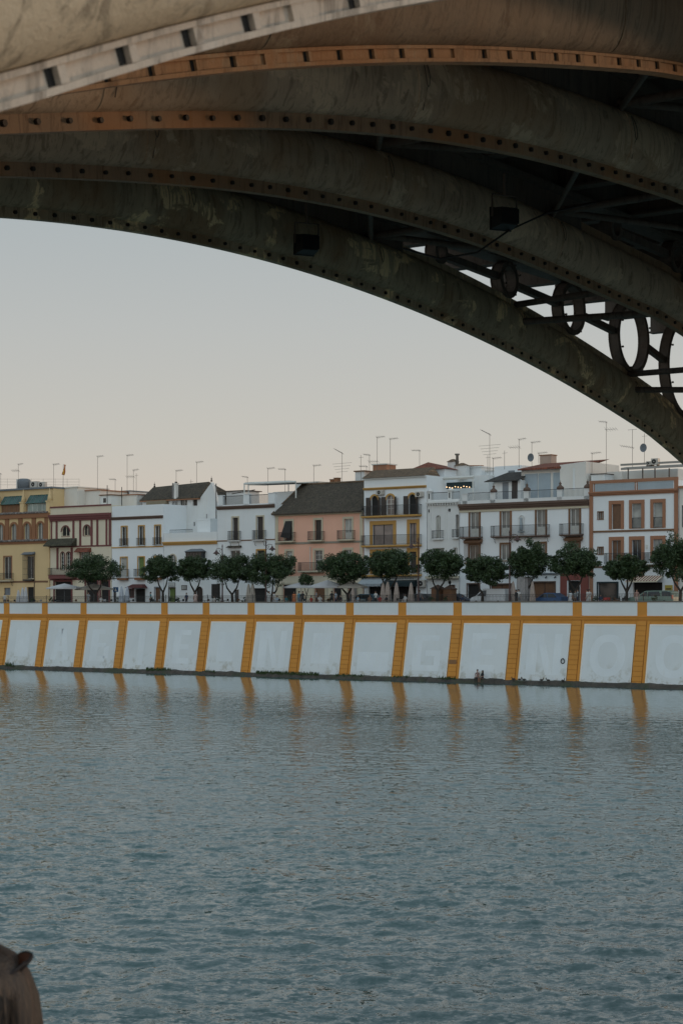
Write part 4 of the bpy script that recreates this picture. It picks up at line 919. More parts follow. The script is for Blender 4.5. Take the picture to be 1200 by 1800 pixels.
m_ = MB(); a0, a1 = A(718, FB+3.8), A(783, FB+3.8); z0_ = Z(825.5, 750, FB+4); am = A(752, FB+6); m_.add([(a0, FB+3.6, z0_), (a1, FB+3.6, z0_), (a1, FB+9.2, z0_), (a0, FB+9.2, z0_), (am, FB+6, Z(812.5, 750, FB+6))], [(0, 1, 4), (1, 2, 4), (2, 3, 4), (3, 0, 4), (0, 3, 2, 1)]); h.part('hipped_roof', m_, M_tred)
h.aircon(664, 676, 861.5, 870); h.aircon(732.5, 745, 864.5, 873.5); h.aircon(737, 749, 1019.5, 1032)
m_ = MB(); m_.hexa([(A(641, FB), FB-1.6, z(1027)), (A(683, FB), FB-1.6, z(1027)), (A(683, FB), FB-.02, z(1014)), (A(641, FB), FB-.02, z(1014)), (A(641, FB), FB-1.6, z(1026)), (A(683, FB), FB-1.6, z(1026)), (A(683, FB), FB-.02, z(1013)), (A(641, FB), FB-.02, z(1013))])
for k in range(9): m_.box(A(641+k*4.66, FB), A(641+k*4.66+3.8, FB), FB-1.62, FB-1.58, z(1030.5), z(1027))
h.part('grey_awning', m_, paint('light_grey_canvas', (.36, .40, .43), .9))
m_ = MB(); m_.hexa([(A(684, FB), FB-1.3, z(1031)), (A(733, FB), FB-1.3, z(1031)), (A(733, FB), FB-.02, z(1030)), (A(684, FB), FB-.02, z(1030)), (A(684, FB), FB-1.3, z(1024)), (A(733, FB), FB-1.3, z(1024)), (A(733, FB), FB-.02, z(1020)), (A(684, FB), FB-.02, z(1020))]); h.part('teal_awning', m_, M_teal)
m_ = MB(); m_.box(A(684, FB), A(734, FB), FB-.3, FB-.02, z(1020), z(1013.5)); h.part('shop_sign_board', m_, M_fwhite)
m_ = MB(); rnd = random.Random(5)
for k in range(15): x = 687+k*2.9; m_.box(A(x, FB), A(x+1.5+rnd.random()*.7, FB), FB-.32, FB-.30, z(1018.6), z(1016.4-rnd.random()))
h.part('sign_lettering', m_, M_grey)

# ---------- 8 small moorish white house
h = House('moorish_house', 750.5, 806.5, FB, 'narrow white house with tall arched niches and battlement-like roof posts', M_white2)
z = lambda y, x=778: h.zz(y, x)
h.win(765.5, 774, z(946), z(905.5), 'pale', None, .1, .05, 'v', arch=True); h.win(800, 806, z(945), z(905), 'mid', None, .1, .05, None, arch=True); h.balcony(760.5, 779.5, z(946.5), .9, .35, M_white2, .12, .12, False); h.balcony(796, 806.5, z(945.5), .9, .35, M_white2, .12, .12, False)
for x in (751.8, 786.8): h.win(x, x+4.5, z(900), z(894.5), 'room', None, bars=None)
h.win(760, 782, PROM, z(1036), 'shut', M_brt, .12, .05, None, door=True); h.win(789, 800, PROM, z(1028), 'wood', M_white, .12, .05, 'v', door=True, cas=M_brn); h.win(763, 780, z(985), z(963), 'mid', None, bars='v'); h.win(796, 803, z(985), z(963), 'mid', None, bars='v')
h.walls(z(882)); h.strip(z(884.5), z(881.5), .42, M_white2, 'cornice')
m_ = MB(); a = h.a0+.1
while a < h.a1-.15: m_.box(a, a+.14, FB-.30, FB-.001, z(888), z(884.7)); a += .36
h.part('dentils', m_, M_white2); h.strip(z(1016.8), z(1013), .5, M_creamt, 'door_canopy')
for x in (784, 756): h.pil(x-.9, x+.9, z(950), z(890), M_white2, .07)
m_ = MB()
for x in (753.5, 789.5): m_.box(A(x-3.2, FB), A(x+3.2, FB), FB+.0, FB+.55, z(881.5), z(863.5)); m_.lathe([(.42, 0), (.34, .18), (.12, .36), (0, .42)], (A(x, FB), FB+.27, z(863.5)), 8); m_.box(A(x-1, FB), A(x+1, FB), FB-.012, FB+.002, z(876), z(866.5), 1)
m_.box(h.a0+.05, h.a1-.05, FB+.05, FB+.3, z(881.5), z(878)); h.part('roof_post', m_, [M_white2, M_room])
m_ = MB()
for x0, x1 in ((757, 786), (793, 806)):
    a0, a1 = A(x0, FB), A(x1, FB); n = int((a1-a0)/.14)
    for k in range(n+1): m_.box(a0+(a1-a0)*k/n-.012, a0+(a1-a0)*k/n+.012, FB+.15, FB+.17, z(878), z(866))
    m_.box(a0, a1, FB+.14, FB+.18, z(866), z(865))
h.part('terrace_railing', m_, M_iron2)
FD = FB+3.5; P_ = lambda x, y, d=FD: (A(x, d), d, Z(y, x, d))
m_ = MB()
for x in (753, 830.5): m_.tube([P_(x, 882), P_(x, 841)], .1, 4, 0, True, False)
for q in ((752, 842.5, 832, 838.5), ): m_.tube([P_(q[0], q[1]), P_(q[2], q[3])], .2, 4, 0, True, False)
h.part('awning_frame', m_, M_fwhite)
m_ = MB(); m_.box(A(750, FB+7), A(858, FB+7), FB+7, FB+11, PROM+5, Z(838, 800, FB+7)); h.part('rear_wall', m_, M_white2)
m_ = MB(); m_.box(A(785, FD+.4), A(832, FD+.4), FD+.3, FD+.45, Z(858, 808, FD), Z(847, 808, FD), 0); h.part('veranda_blind', m_, M_teal)
for x in range(9): 
    m_ = MB() if x == 0 else m_; m_.lathe([(0, 0), (.06, .04), (.06, .10), (0, .14)], (A(787+x*5, FD), FD-.3, Z(856.5+(x % 3), 808, FD)), 6)
M_bulb, t_, b_n = newmat('warm_bulb'); b_n.inputs['Emission Color'].default_value = (1, .62, .3, 1); b_n.inputs['Emission Strength'].default_value = 2.2; b_n.inputs['Base Color'].default_value = (.8, .6, .4, 1)
h.part('string_light', m_, M_bulb)
for x0, x1, yt, yb in ((786, 798, 812, 842), (799, 817, 819, 842)):
    m_ = MB(); d = FB+6.5; a0, a1 = A(x0, d), A(x1, d); zt, zb = Z(yt, x0, d), Z(yb, x0, d); m_.box(a0, a1, d, d+.9, zb, zt)
    ho = h.part('chimney', m_, M_white2); m_ = MB(); am = (a0+a1)/2; m_.add([(a0-.12, d-.12, zt), (a1+.12, d-.12, zt), (a1+.12, d+1.02, zt), (a0-.12, d+1.02, zt), (am-.2, d+.45, zt+.35), (am+.2, d+.45, zt+.35)], [(0, 1, 5, 4), (2, 3, 4, 5), (1, 2, 5), (3, 0, 4), (0, 3, 2, 1)]); h.part('chimney_cap', m_, M_tile2, ho)
m_ = MB(); d = FB+6.9; m_.lathe([(.20, Z(818, 803, d)), (.16, Z(801, 803, d)), (.30, Z(799.5, 803, d)), (.30, Z(797.5, 803, d))], (A(803, d), d, 0), 10); h.part('round_chimney', m_, plaster('sooty_render', (.20, .18, .16), .5))

# ---------- 9 wide white house, brown trim
h = House('wide_white_house', 807.5, 1034.5, FB, 'widest white house, with brown window surrounds, roof terrace urns and a red shopfront', M_wbright)
z = lambda y, x=920: h.zz(y, x)
def zx(y, x): return Z(y, x, FB)
W1, W1b = zx(944, 834), zx(900.5, 834)
for x0, x1 in ((826, 841.5), (880.5, 896), (942.5, 958), (1001.5, 1017.5)): h.win(x0, x1, W1, W1b, 'mid', M_brt if x0 != 880.5 else plaster('reddish_trim', (.24, .12, .06)), .22, .07, 'vd', door=True, cas=M_fwhite)
for x0, x1 in ((814, 848), (868, 966), (988, 1025)): h.balcony(x0, x1, W1-.02, 1.15, .85, M_brc, .10, .115)
W2, W2b = zx(985, 887), zx(957, 887)
for x0, x1 in ((825, 841.5), (880, 895), (943, 958), (1001, 1017)): h.win(x0, x1, W2, W2b, 'mid', M_brt, .2, .06, 'v')
for x0, x1 in ((820, 846), (996, 1022)):
    a0, a1 = A(x0, FB), A(x1, FB); cg = MB(); cg.box(a0, a1, FB-.55, FB, W2-.35, W2-.2); cg.box(a0-.05, a1+.05, FB-.6, FB, W2b+.2, W2b+.33); cg.prism([(FB-.7, W2b+.33), (FB, W2b+.33), (FB, W2b+.7)], 0, a0-.15, a1+.15)
    for k in range(15): cg.box(a0+(a1-a0)*k/14-.014, a0+(a1-a0)*k/14+.014, FB-.54, FB-.51, W2-.2, W2b+.2)
    h.part('window_cage', cg, M_brt)
for x0, x1, g, yt in ((821, 842, 'room', 1026), (862, 898, 'wood', 1027), (936, 974.5, 'wood', 1024), (997, 1018, 'room', 1022)): h.win(x0, x1, PROM, z(yt), g, M_brc if x0 != 997 else None, .12, .05, 'v' if g == 'wood' else None, door=True, cas=M_brn)
h.walls(z(882)); h.cornice(z(893), z(882.2), .5, M_brc); h.strip(z(897), z(893), .12, M_creamt, 'frieze')
m_ = MB(); m_.box(A(984, FB), A(995.5, FB), FB-.06, FB-.001, PROM, z(1009)); m_.box(A(1019.5, FB), A(1034, FB), FB-.06, FB-.001, PROM, z(1009)); m_.box(A(995.5, FB), A(1019.5, FB), FB-.06, FB-.001, z(1021), z(1009)); h.part('red_shopfront', m_, plaster('brick_red_paint', (.235, .075, .06), .4, .3))
h.strip(z(1010), z(1007.5), .25, M_lead, 'street_cornice', A(870, FB), A(983, FB)); 
m_ = MB()
for k in range(7): m_.tube([(A(880+k*16, FB), FB-.02, z(1014)), (A(880+k*16, FB), FB-.3, z(1016.5))], .07, 6)
h.part('wall_lamp', m_, M_iron2)
m_ = MB(); y0 = FB+.05
for x0 in (811.5, 860.5, 919, 977.5, 1025.5):
    x1 = x0+8.5; m_.box(A(x0, FB), A(x1, FB), y0, y0+.5, z(882), z(864.5)); m_.box(A(x0-.5, FB), A(x1+.5, FB), y0-.05, y0+.55, z(864.5), z(863.5))
m_.box(h.a0+.05, h.a1-.05, y0, y0+.35, z(882), z(876)); h.part('terrace_parapet', m_, M_white2)
m_ = MB()
for x0, x1 in ((820, 860), (869, 919), (928, 977), (986, 1025)):
    a0, a1 = A(x0, FB), A(x1, FB); n = int((a1-a0)/.15)
    for k in range(n+1): m_.box(a0+(a1-a0)*k/n-.012, a0+(a1-a0)*k/n+.012, y0+.15, y0+.17, z(876), z(862.5))
    m_.box(a0, a1, y0+.13, y0+.18, z(862.8), z(862))
h.part('terrace_railing', m_, M_iron2)
for x in (864.5, 923, 981.5, 1029.5):
    m_ = MB(); m_.lathe([(.30, 0), (.42, .10), (.40, .30), (.16, .48), (.10, .62), (.16, .72), (.04, .86), (0, 1.15)], (A(x, FB), y0+.25, z(863.5)), 10); h.part('terrace_urn', m_, M_brc)
m_ = MB(); m_.box(A(867, FB+3), A(914.5, FB+3), FB+3, FB+7, PROM+8, Z(845, 890, FB+3)); m_.box(A(882.5, FB+3), A(893, FB+3), FB+2.97, FB+3, z(876), Z(848, 890, FB+3), 1); m_.box(A(899, FB+3), A(909, FB+3), FB+2.97, FB+3, z(876), Z(846, 890, FB+3), 2); h.part('roof_hut', m_, [M_white2, M_grey, M_brn])
m_ = MB(); a0, a1 = A(856, FB+3), A(915, FB+3); zb_, zt_ = Z(845.5, 885, FB+3), Z(831, 885, FB+5); m_.hexa([(a0, FB+2.3, zb_-.1), (a1, FB+2.3, zb_-.1), (a1, FB+6, zt_-.1), (a0+.9, FB+6, zt_-.1), (a0, FB+2.3, zb_), (a1, FB+2.3, zb_), (a1, FB+6, zt_+.1), (a0+.9, FB+6, zt_+.1)]); h.part('hut_roof', m_, tiles('slate_brown_tiles', (.06, .052, .045), (.04, .036, .033)))
m_ = MB(); m_.box(A(868, FB+8), A(916, FB+8), FB+8, FB+12, PROM+8, Z(819, 890, FB+8)); m_.box(A(893, FB+8), A(904, FB+8), FB+7.96, FB+8, Z(832, 890, FB+8), Z(827.5, 890, FB+8), 1); h.part('rear_block', m_, [M_wbright, M_grey])
d = FB+4; m_ = MB(); m_.box(A(915.5, d), A(1033, d)+.0, d, d+7, PROM+8, Z(824, 960, d)); h.part('penthouse', m_, M_whitewarm)
m_ = MB(); a0, a1 = A(988, d), A(1033.5, d); m_.prism([(a0, z(876)), (a1, z(876)), (a1, Z(811.5, 1033, d)), (a0, Z(818, 988, d))], 1, d-.6, d+7.1); m_.box(A(1011, d), A(1014.5, d), d-.66, d-.6, Z(862, 1012, d), Z(823, 1012, d), 1); h.part('penthouse_end_wall', m_, [M_whitewarm, M_white2])
m_ = MB(); a0, a1 = A(914.5, d), A(989, d); m_.hexa([(a0, d-.7, Z(826, 950, d)), (a1, d-.7, Z(824.5, 988, d)), (a1, d+5, Z(818, 988, d)), (a0, d+5, Z(818, 950, d)), (a0, d-.7, Z(823.5, 950, d)), (a1, d-.7, Z(820.5, 988, d)), (a1+3.2, d+5, Z(810.5, 1010, d+5)), (a0, d+5, Z(817, 917, d+5))]); h.part('roof', m_, M_tred)
for x0, x1 in ((922, 944.5), (946, 967), (972, 986)): 
    m_ = MB(); m_.box(A(x0, d), A(x1, d), d-.06, d-.001, z(876), Z(832, 955, d)); m_.box(A(x0, d)-.06, A(x0, d), d-.1, d-.001, z(876), Z(831, 955, d), 1); m_.box(A(x0, d), A(x1, d), d-.1, d-.001, Z(832, 955, d), Z(831, 955, d), 1); h.part('roller_shutter', m_, [M_blu, M_fwhite])
m_ = MB(); d2 = d+5.5; m_.box(A(948, d2), A(968, d2), d2, d2+1.2, Z(822, 958, d2), Z(800.5, 958, d2), 0); m_.box(A(947, d2), A(969, d2), d2-.08, d2+1.28, Z(800.5, 958, d2), Z(799, 958, d2), 1); h.part('chimney', m_, [plaster('patched_brick_chimney', (.44, .33, .27), .6, .5), M_brick])
# saint's niche
m_ = MB(); a = A(916.5, FB); m_.box(a-.38, a+.38, FB-.05, FB-.001, zx(934, 916), zx(908, 916)); m_.lathe([(.16, 0), (.2, .3), (.14, .9), (.10, 1.2), (.12, 1.4), (0, 1.55)], (a, FB-.22, zx(933, 916)), 8, 1); m_.box(a-.3, a+.3, FB-.4, FB-.05, zx(936, 916), zx(934, 916), 1); m_.tube([(a-.38, FB-.06, zx(912, 916)), (a-.2, FB-.06, zx(907, 916)), (a, FB-.06, zx(905.5, 916)), (a+.2, FB-.06, zx(907, 916)), (a+.38, FB-.06, zx(912, 916))], .06, 5); h.part('wall_niche', m_, [M_white2, M_blu])

# ---------- 10 white house with terracotta pilasters
h = House('terracotta_trim_house', 1035.5, 1191.5, FB, 'white house framed by terracotta pilasters and window surrounds, beside the bridge foot', M_wbright)
z = lambda y, x=1120: h.zz(y, x)
V1, V1b, V2, V2b = z(929), z(885), z(990), z(949)
for x0, x1, g in ((1074.5, 1090.5, 'wood'), (1110, 1126.5, 'pale'), (1147.5, 1163.5, 'pale')):
    h.win(x0, x1, V1, V1b, g, M_terra, .36, .08, None if g == 'wood' else '', door=True)
    if g == 'pale': h.balcony(x0, x1, V1+.02, 1.1, .06, M_terra, .03, .115, False)
for x0, x1, g in ((1074.5, 1090.5, 'wood'), (1110, 1126.5, 'green'), (1147.5, 1163.5, 'pale')):
    h.win(x0, x1, V2, V2b, g if g != 'green' else 'dark', M_terra, .36, .08, 'v', door=True, cas=M_grey); h.balcony(x0-9, x1+8, V2-.02, 1.1, .7, M_white2, .1, .115)
for y0, y1 in ((909, 896), (971.5, 959)): h.win(1050, 1059, z(y0)-.1, z(y1)-.1, 'mid', M_brt, .08, .04, 'v', cas=M_brt)
h.win(1050, 1084, PROM, z(1024.5), 'dark', M_teal, .14, .05, None, door=True, name='garage_door'); h.win(1112, 1163, PROM, z(1024), 'room', None, bars=None, door=True)
h.walls(z(847))
h.strip(z(847), z(841.5), .12, M_terra, 'coping'); h.cornice(z(869), z(861.5), .35, M_terra); h.strip(V1-.32, V1-.12, .10, M_brt, 'string_course')
h.strip(z(865), z(848), .0+.03, M_blu, 'parapet_panel', A(1043, FB), A(1114, FB)); h.strip(z(865), z(848), .03, M_blu, 'parapet_panel', A(1120, FB), A(1182, FB))
for x0, x1, zt in ((1035.8, 1041.5, z(843)), (1184.5, 1191, z(843))): h.pil(x0, x1, PROM, zt, M_terra, .14)
for x0 in (1115, 1118.3, 1038.3+5): h.pil(x0, x0+1.3, z(862), z(847), M_terra, .07)
h.strip(V2-.45, V2-.25, .06, M_brt, 'string_course')
m_ = MB(); n = 22
for k in range(n):
    x0, x1 = 1110+55*k/n, 1110+55*(k+1)/n; m_.hexa([(A(x0, FB), FB-1.5, z(1022.5)), (A(x1, FB), FB-1.5, z(1022.5)), (A(x1, FB), FB-.02, z(1013)), (A(x0, FB), FB-.02, z(1013)), (A(x0, FB), FB-1.5, z(1021.5)), (A(x1, FB), FB-1.5, z(1021.5)), (A(x1, FB), FB-.02, z(1012)), (A(x0, FB), FB-.02, z(1012))], k % 2)
m_.box(A(1110, FB), A(1165, FB), FB-1.52, FB-1.46, z(1024), z(1022), 1); h.part('striped_awning', m_, [plaster('awning_red', (.20, .045, .04)), M_cream])
m_ = MB(); m_.box(A(1168, FB), A(1181, FB), FB-.06, FB-.001, z(1038), z(1029), 0); m_.box(A(1170, FB), A(1179, FB), FB-.08, FB-.06, z(1036.5), z(1034.5), 1); h.part('yellow_notice', m_, [paint('yellow_board', (.42, .32, .06)), M_brn])
m_ = MB(); m_.box(A(1134, FB), A(1137.5, FB), FB-.05, FB-.001, z(965), z(958), 0); h.part('house_plate', m_, M_fwhite)
d = FB+2.5; P_ = lambda x, y, d_=d: (A(x, d_), d_, Z(y, x, d_))
m_ = MB(); m_.box(A(1090, d+1), A(1260, d+1), d+.9, d+1.1, P_(1120, 816)[2], P_(1120, 812.5)[2]); m_.hexa([(A(1090, d), d, P_(1090, 826.5)[2]), (A(1262, d), d, P_(1090, 826.5)[2]), (A(1262, d+4), d+4, P_(1090, 820)[2]), (A(1100, d+4), d+4, P_(1090, 820)[2]), (A(1090, d), d, P_(1090, 822.5)[2]), (A(1262, d), d, P_(1090, 822.5)[2]), (A(1262, d+4), d+4, P_(1090, 816)[2]), (A(1100, d+4), d+4, P_(1090, 816)[2])])
h.part('terrace_roof', m_, plaster('dusty_grey_roof', (.30, .285, .26), .5, .4))
m_ = MB()
for x in (1103, 1128.5, 1150, 1175): m_.tube([P_(x, 845), P_(x, 823)], .07, 6)
h.part('terrace_post', m_, M_brn)
m_ = MB(); m_.box(A(1066, d+4), A(1092, d+4), d+4, d+8, PROM+9, P_(1080, 829, d+4)[2]); m_.box(A(1092, d+5), A(1190, d+5), d+5, d+8, PROM+9, P_(1140, 826, d+5)[2]); h.part('roof_room', m_, M_whitewarm)
m_ = MB(); m_.box(A(1038, FB+4), A(1062, FB+4), FB+4, FB+6, PROM+9, Z(834, 1050, FB+4)); m_.box(A(1037, FB+4), A(1063, FB+4), FB+3.9, FB+6, Z(834, 1050, FB+4), Z(832.5, 1050, FB+4), 1); h.part('rear_block', m_, [M_white2, M_brn])

# ---------- 11 end house partly behind the arch
h = House('end_house', 1192.5, 1290, FB, 'sliver of an off-white house with dark blue shutters at the right edge', M_whitewarm)
z = lambda y, x=1200: h.zz(y, x)
for x0 in (1197, 1225, 1255): h.win(x0, x0+11, z(927), z(888), 'dark', None, bars='v', cas=M_teal, door=True); h.win(x0, x0+11, z(985), z(948), 'dark', None, bars='v', cas=M_teal, door=True)
h.win(1215, 1240, PROM, z(1028), 'room', None, bars=None, door=True)
h.walls(z(856)); h.strip(z(858), z(854), .2, M_terra, 'coping')
# ================================================================== orange trees
def leaf_mat():
    m, t, b = newmat('orange_tree_leaves'); co = objco(t); n = noise(t, co, 2.2, 3, .6)
    gi = t.nodes.new('ShaderNodeNewGeometry'); r = gi.outputs['Random Per Island']
    a = mixc(t, r, (.018, .038, .012), (.046, .080, .024)); a = mixc(t, rampn(t, n, .55, .7, 0, .7), a, (.065, .095, .032))
    t.links.new(a, b.inputs['Base Color']); b.inputs['Roughness'].default_value = .55; return m
M_leaf = leaf_mat(); M_bark = plaster('orange_tree_bark', (.035, .028, .022), .5, .3)
def crown_mesh(blobs, nleaf, seed, size=.17):
    """many leaf faces through the volume of overlapping clumps, uneven outline"""
    rnd = random.Random(seed); mb = MB(); vol = [b[3]*b[4]*b[5] for b in blobs]; tot = sum(vol); vs = []; fs = []
    # small sub clumps give light and dark masses
    for bl, vv in zip(blobs, vol):
        n = int(nleaf*vv/tot); subs = []
        for k in range(max(14, int(26*vv/tot*len(blobs)))):
            while True:
                p = Vector((rnd.uniform(-1, 1), rnd.uniform(-1, 1), rnd.uniform(-1, 1)))
                if .25 < p.length < 1: break
            subs.append((p, rnd.uniform(.20, .34)))
        for k in range(n):
            p, r = rnd.choice(subs); q = Vector((rnd.gauss(0, 1), rnd.gauss(0, 1), rnd.gauss(0, 1))).normalized()*r*rnd.random()**.4
            c = p*.84 + q*.85
            c = Vector((bl[0]+c.x*bl[3], bl[1]+c.y*bl[4], bl[2]+c.z*bl[5]))
            u = Vector((rnd.gauss(0, 1), rnd.gauss(0, 1), rnd.gauss(0, .7))).normalized(); v = u.cross(Vector((rnd.gauss(0, 1), rnd.gauss(0, 1), rnd.gauss(0, 1)))).normalized()
            s_ = size*rnd.uniform(.6, 1.2); i = len(vs)
            vs += [c-u*s_*.5, c+v*s_*.28, c+u*s_*.5, c-v*s_*.28]; fs.append((i, i+1, i+2, i+3))
    mb.add(vs, fs); return mb
def tree(x0, x1, yt, yb, xt, label, seed, b=3.2, fork=2, small=False):
    xm = (x0+x1)/2; a0, a1 = A(x0, b), A(x1, b); zt, zb = Z(yt, xm, b), Z(yb, xm, b); w_, h_ = a1-a0, zt-zb; at = A(xt, b); am = (a0+a1)/2; rnd = random.Random(seed)
    t = Thing('orange_tree' if not small else 'young_tree', at, b, PROM, label, 'tree', 'orange trees along the promenade')
    zc = (zb+zt)/2; bl = [(am, b, zc+.02*h_, w_*.48, w_*.44, h_*.56)]
    for k in range(5):
        a = 2*math.pi*(k+rnd.random()*.6)/5; bl.append((am+w_*.27*math.cos(a), b+w_*.2*math.sin(a), zc+h_*rnd.uniform(-.16, .14), w_*rnd.uniform(.27, .35), w_*.30, h_*rnd.uniform(.34, .46)))
    t.part('crown', crown_mesh(bl, 1500 if small else 19000, seed, .215), M_leaf)
    tr = MB(); zf = zb - (zb-PROM)*.42; r = .07 if small else .17
    lean = rnd.uniform(-.15, .15)
    tr.tube([(at, b, PROM-.05), (at+lean*.4, b, PROM+(zf-PROM)*.5), (at+lean, b, zf)], [r*1.25, r, r*.85], 8)
    t.part('trunk', tr, M_bark)
    for k in range(fork):
        sg = (-1, 1, .2)[k % 3]*(1 if k < 3 else .5); lb = MB(); e = (am-at)*.5
        lb.tube([(at+lean, b, zf-.05), (at+lean+sg*w_*.10+e*.4, b+.1*sg, zb-(zb-zf)*.3), (at+sg*w_*.22+e, b-.1*sg, zb+h_*.28)], [r*.7, r*.5, r*.22], 6); t.part('limb', lb, M_bark)
    return t
TR = [(123, 205, 974, 1028, 168, 'broad orange tree in front of the cream house with oxblood pilasters', 2),
 (257, 311, 975, 1023, 287, 'orange tree between the white house and the low white house', 2), (313, 371, 979, 1023, 343, 'orange tree in front of the low white house and its bay window', 2),
 (371, 444, 972, 1029, 409, 'orange tree in front of the balustraded white house, behind the leftmost street lamp', 2), (438, 514, 970, 1034, 478, 'thick low orange tree at the left corner of the pink house', 3),
 (525.5, 549.5, 1008, 1030, 537, 'small young tree between the cafe canopies of the pink house', 2), (567, 645, 967, 1029, 612, 'wide orange tree at the right end of the pink house', 2),
 (645, 728, 965, 1019, 683, 'wide orange tree below the long balconies and ochre frames', 2), (737, 815, 964, 1019, 768, 'orange tree before the narrow moorish white house', 2),
 (818, 891, 979, 1028, 847, 'lower orange tree above the parked white van', 1), (893, 963, 950, 1020, 925, 'tallest orange tree, above the covered tables and the blue car', 2),
 (966, 1050, 955, 1018, 1009, 'round orange tree in front of the red shopfront', 2), (1066, 1132, 976, 1021, 1100, 'orange tree with a forked trunk in front of the terracotta trimmed house', 3),
 (1146, 1232, 938, 1019, 1194, 'large orange tree at the right edge of the picture', 2)]
for k, q in enumerate(TR): tree(*q[:6], 100+k, 3.0+(k % 3)*.35, q[6], small=k == 5)
# ragged crowns spilling sideways (the uneven double crowns)
# ================================================================== street lamps
M_lampiron = paint('wine_red_lamp_iron', (.070, .028, .024), .5, .3)
def lamp(x, yt, side, label, b=2.0):
    a = A(x, b); zt = Z(yt, x, b); t = Thing('street_lamp', a, b, PROM, label, 'street lamp', 'wine red street lamps'); m = MB()
    m.lathe([(.22, 0), (.22, .25), (.14, .35), (.13, 1.0), (.09, 1.15), (.075, 3), (.055, zt-PROM-.3), (.08, zt-PROM-.25), (.03, zt-PROM)], (a, b, PROM), 10); t.part('post', m, M_lampiron)
    m = MB(); L_ = .95*side; zz_ = zt-.65
    m.tube([(a, b, zz_), (a+L_*.5, b, zz_+.22), (a+L_, b, zz_+.12), (a+L_, b, zz_-.05)], .03, 6); m.tube([(a, b, zz_-.5), (a+L_*.4, b, zz_-.25), (a+L_*.55, b, zz_+.15)], .02, 6)
    m.tube([(a+L_*.25+.14*math.cos(q*math.pi/6), b, zz_-.12+.14*math.sin(q*math.pi/6)) for q in range(12)], .014, 5); t.part('bracket_arm', m, M_lampiron)
    m = MB(); m.lathe([(.05, .0), (.12, -.06), (.14, -.16), (.40, -.36), (.42, -.42), (.30, -.42)], (a+L_, b, zz_-.03), 12); sh = t.part('lamp_shade', m, M_lampiron)
    m = MB(); m.lathe([(.16, -.42), (.15, -.52), (.07, -.60), (0, -.62)], (a+L_, b, zz_-.03), 10); t.part('lamp_glass', m, glassy('frosted_lamp_glass', (.30, .30, .28), .4), sh)
lamp(391, 957, -1, 'street lamp before the balustraded white house, its shade to the left')
lamp(467.5, 950, 1, 'street lamp beside the pink house corner, its shade to the right')
lamp(735, 944, -1, 'street lamp in front of the long balcony house, its shade over the awnings')
lamp(895, 932, 1, 'tallest street lamp, in front of the widest white house')

# ================================================================== people
def skin_body(name, J, E_, R, root=0, lev=2, loc=(0, 0, 0)):
    me = bpy.data.meshes.new(name); me.from_pydata(J, E_, []); ob = bpy.data.objects.new(name, me); COL.objects.link(ob)
    md = ob.modifiers.new('s', 'SKIN'); md.use_smooth_shade = True
    for i, r in enumerate(R):
        q = me.skin_vertices[0].data[i]; q.radius = (r, r) if not isinstance(r, tuple) else r; q.use_root = i == root
    sb = ob.modifiers.new('u', 'SUBSURF'); sb.levels = lev; sb.render_levels = lev
    dg = bpy.context.evaluated_depsgraph_get(); dg.update(); ev = ob.evaluated_get(dg); m2 = bpy.data.meshes.new_from_object(ev, depsgraph=dg); m2.name = name
    bpy.data.objects.remove(ob); bpy.data.meshes.remove(me); return m2
SK = paint('skin', (.36, .20, .13), .6, .1); HRD = paint('dark_hair', (.018, .013, .010), .6, .2)
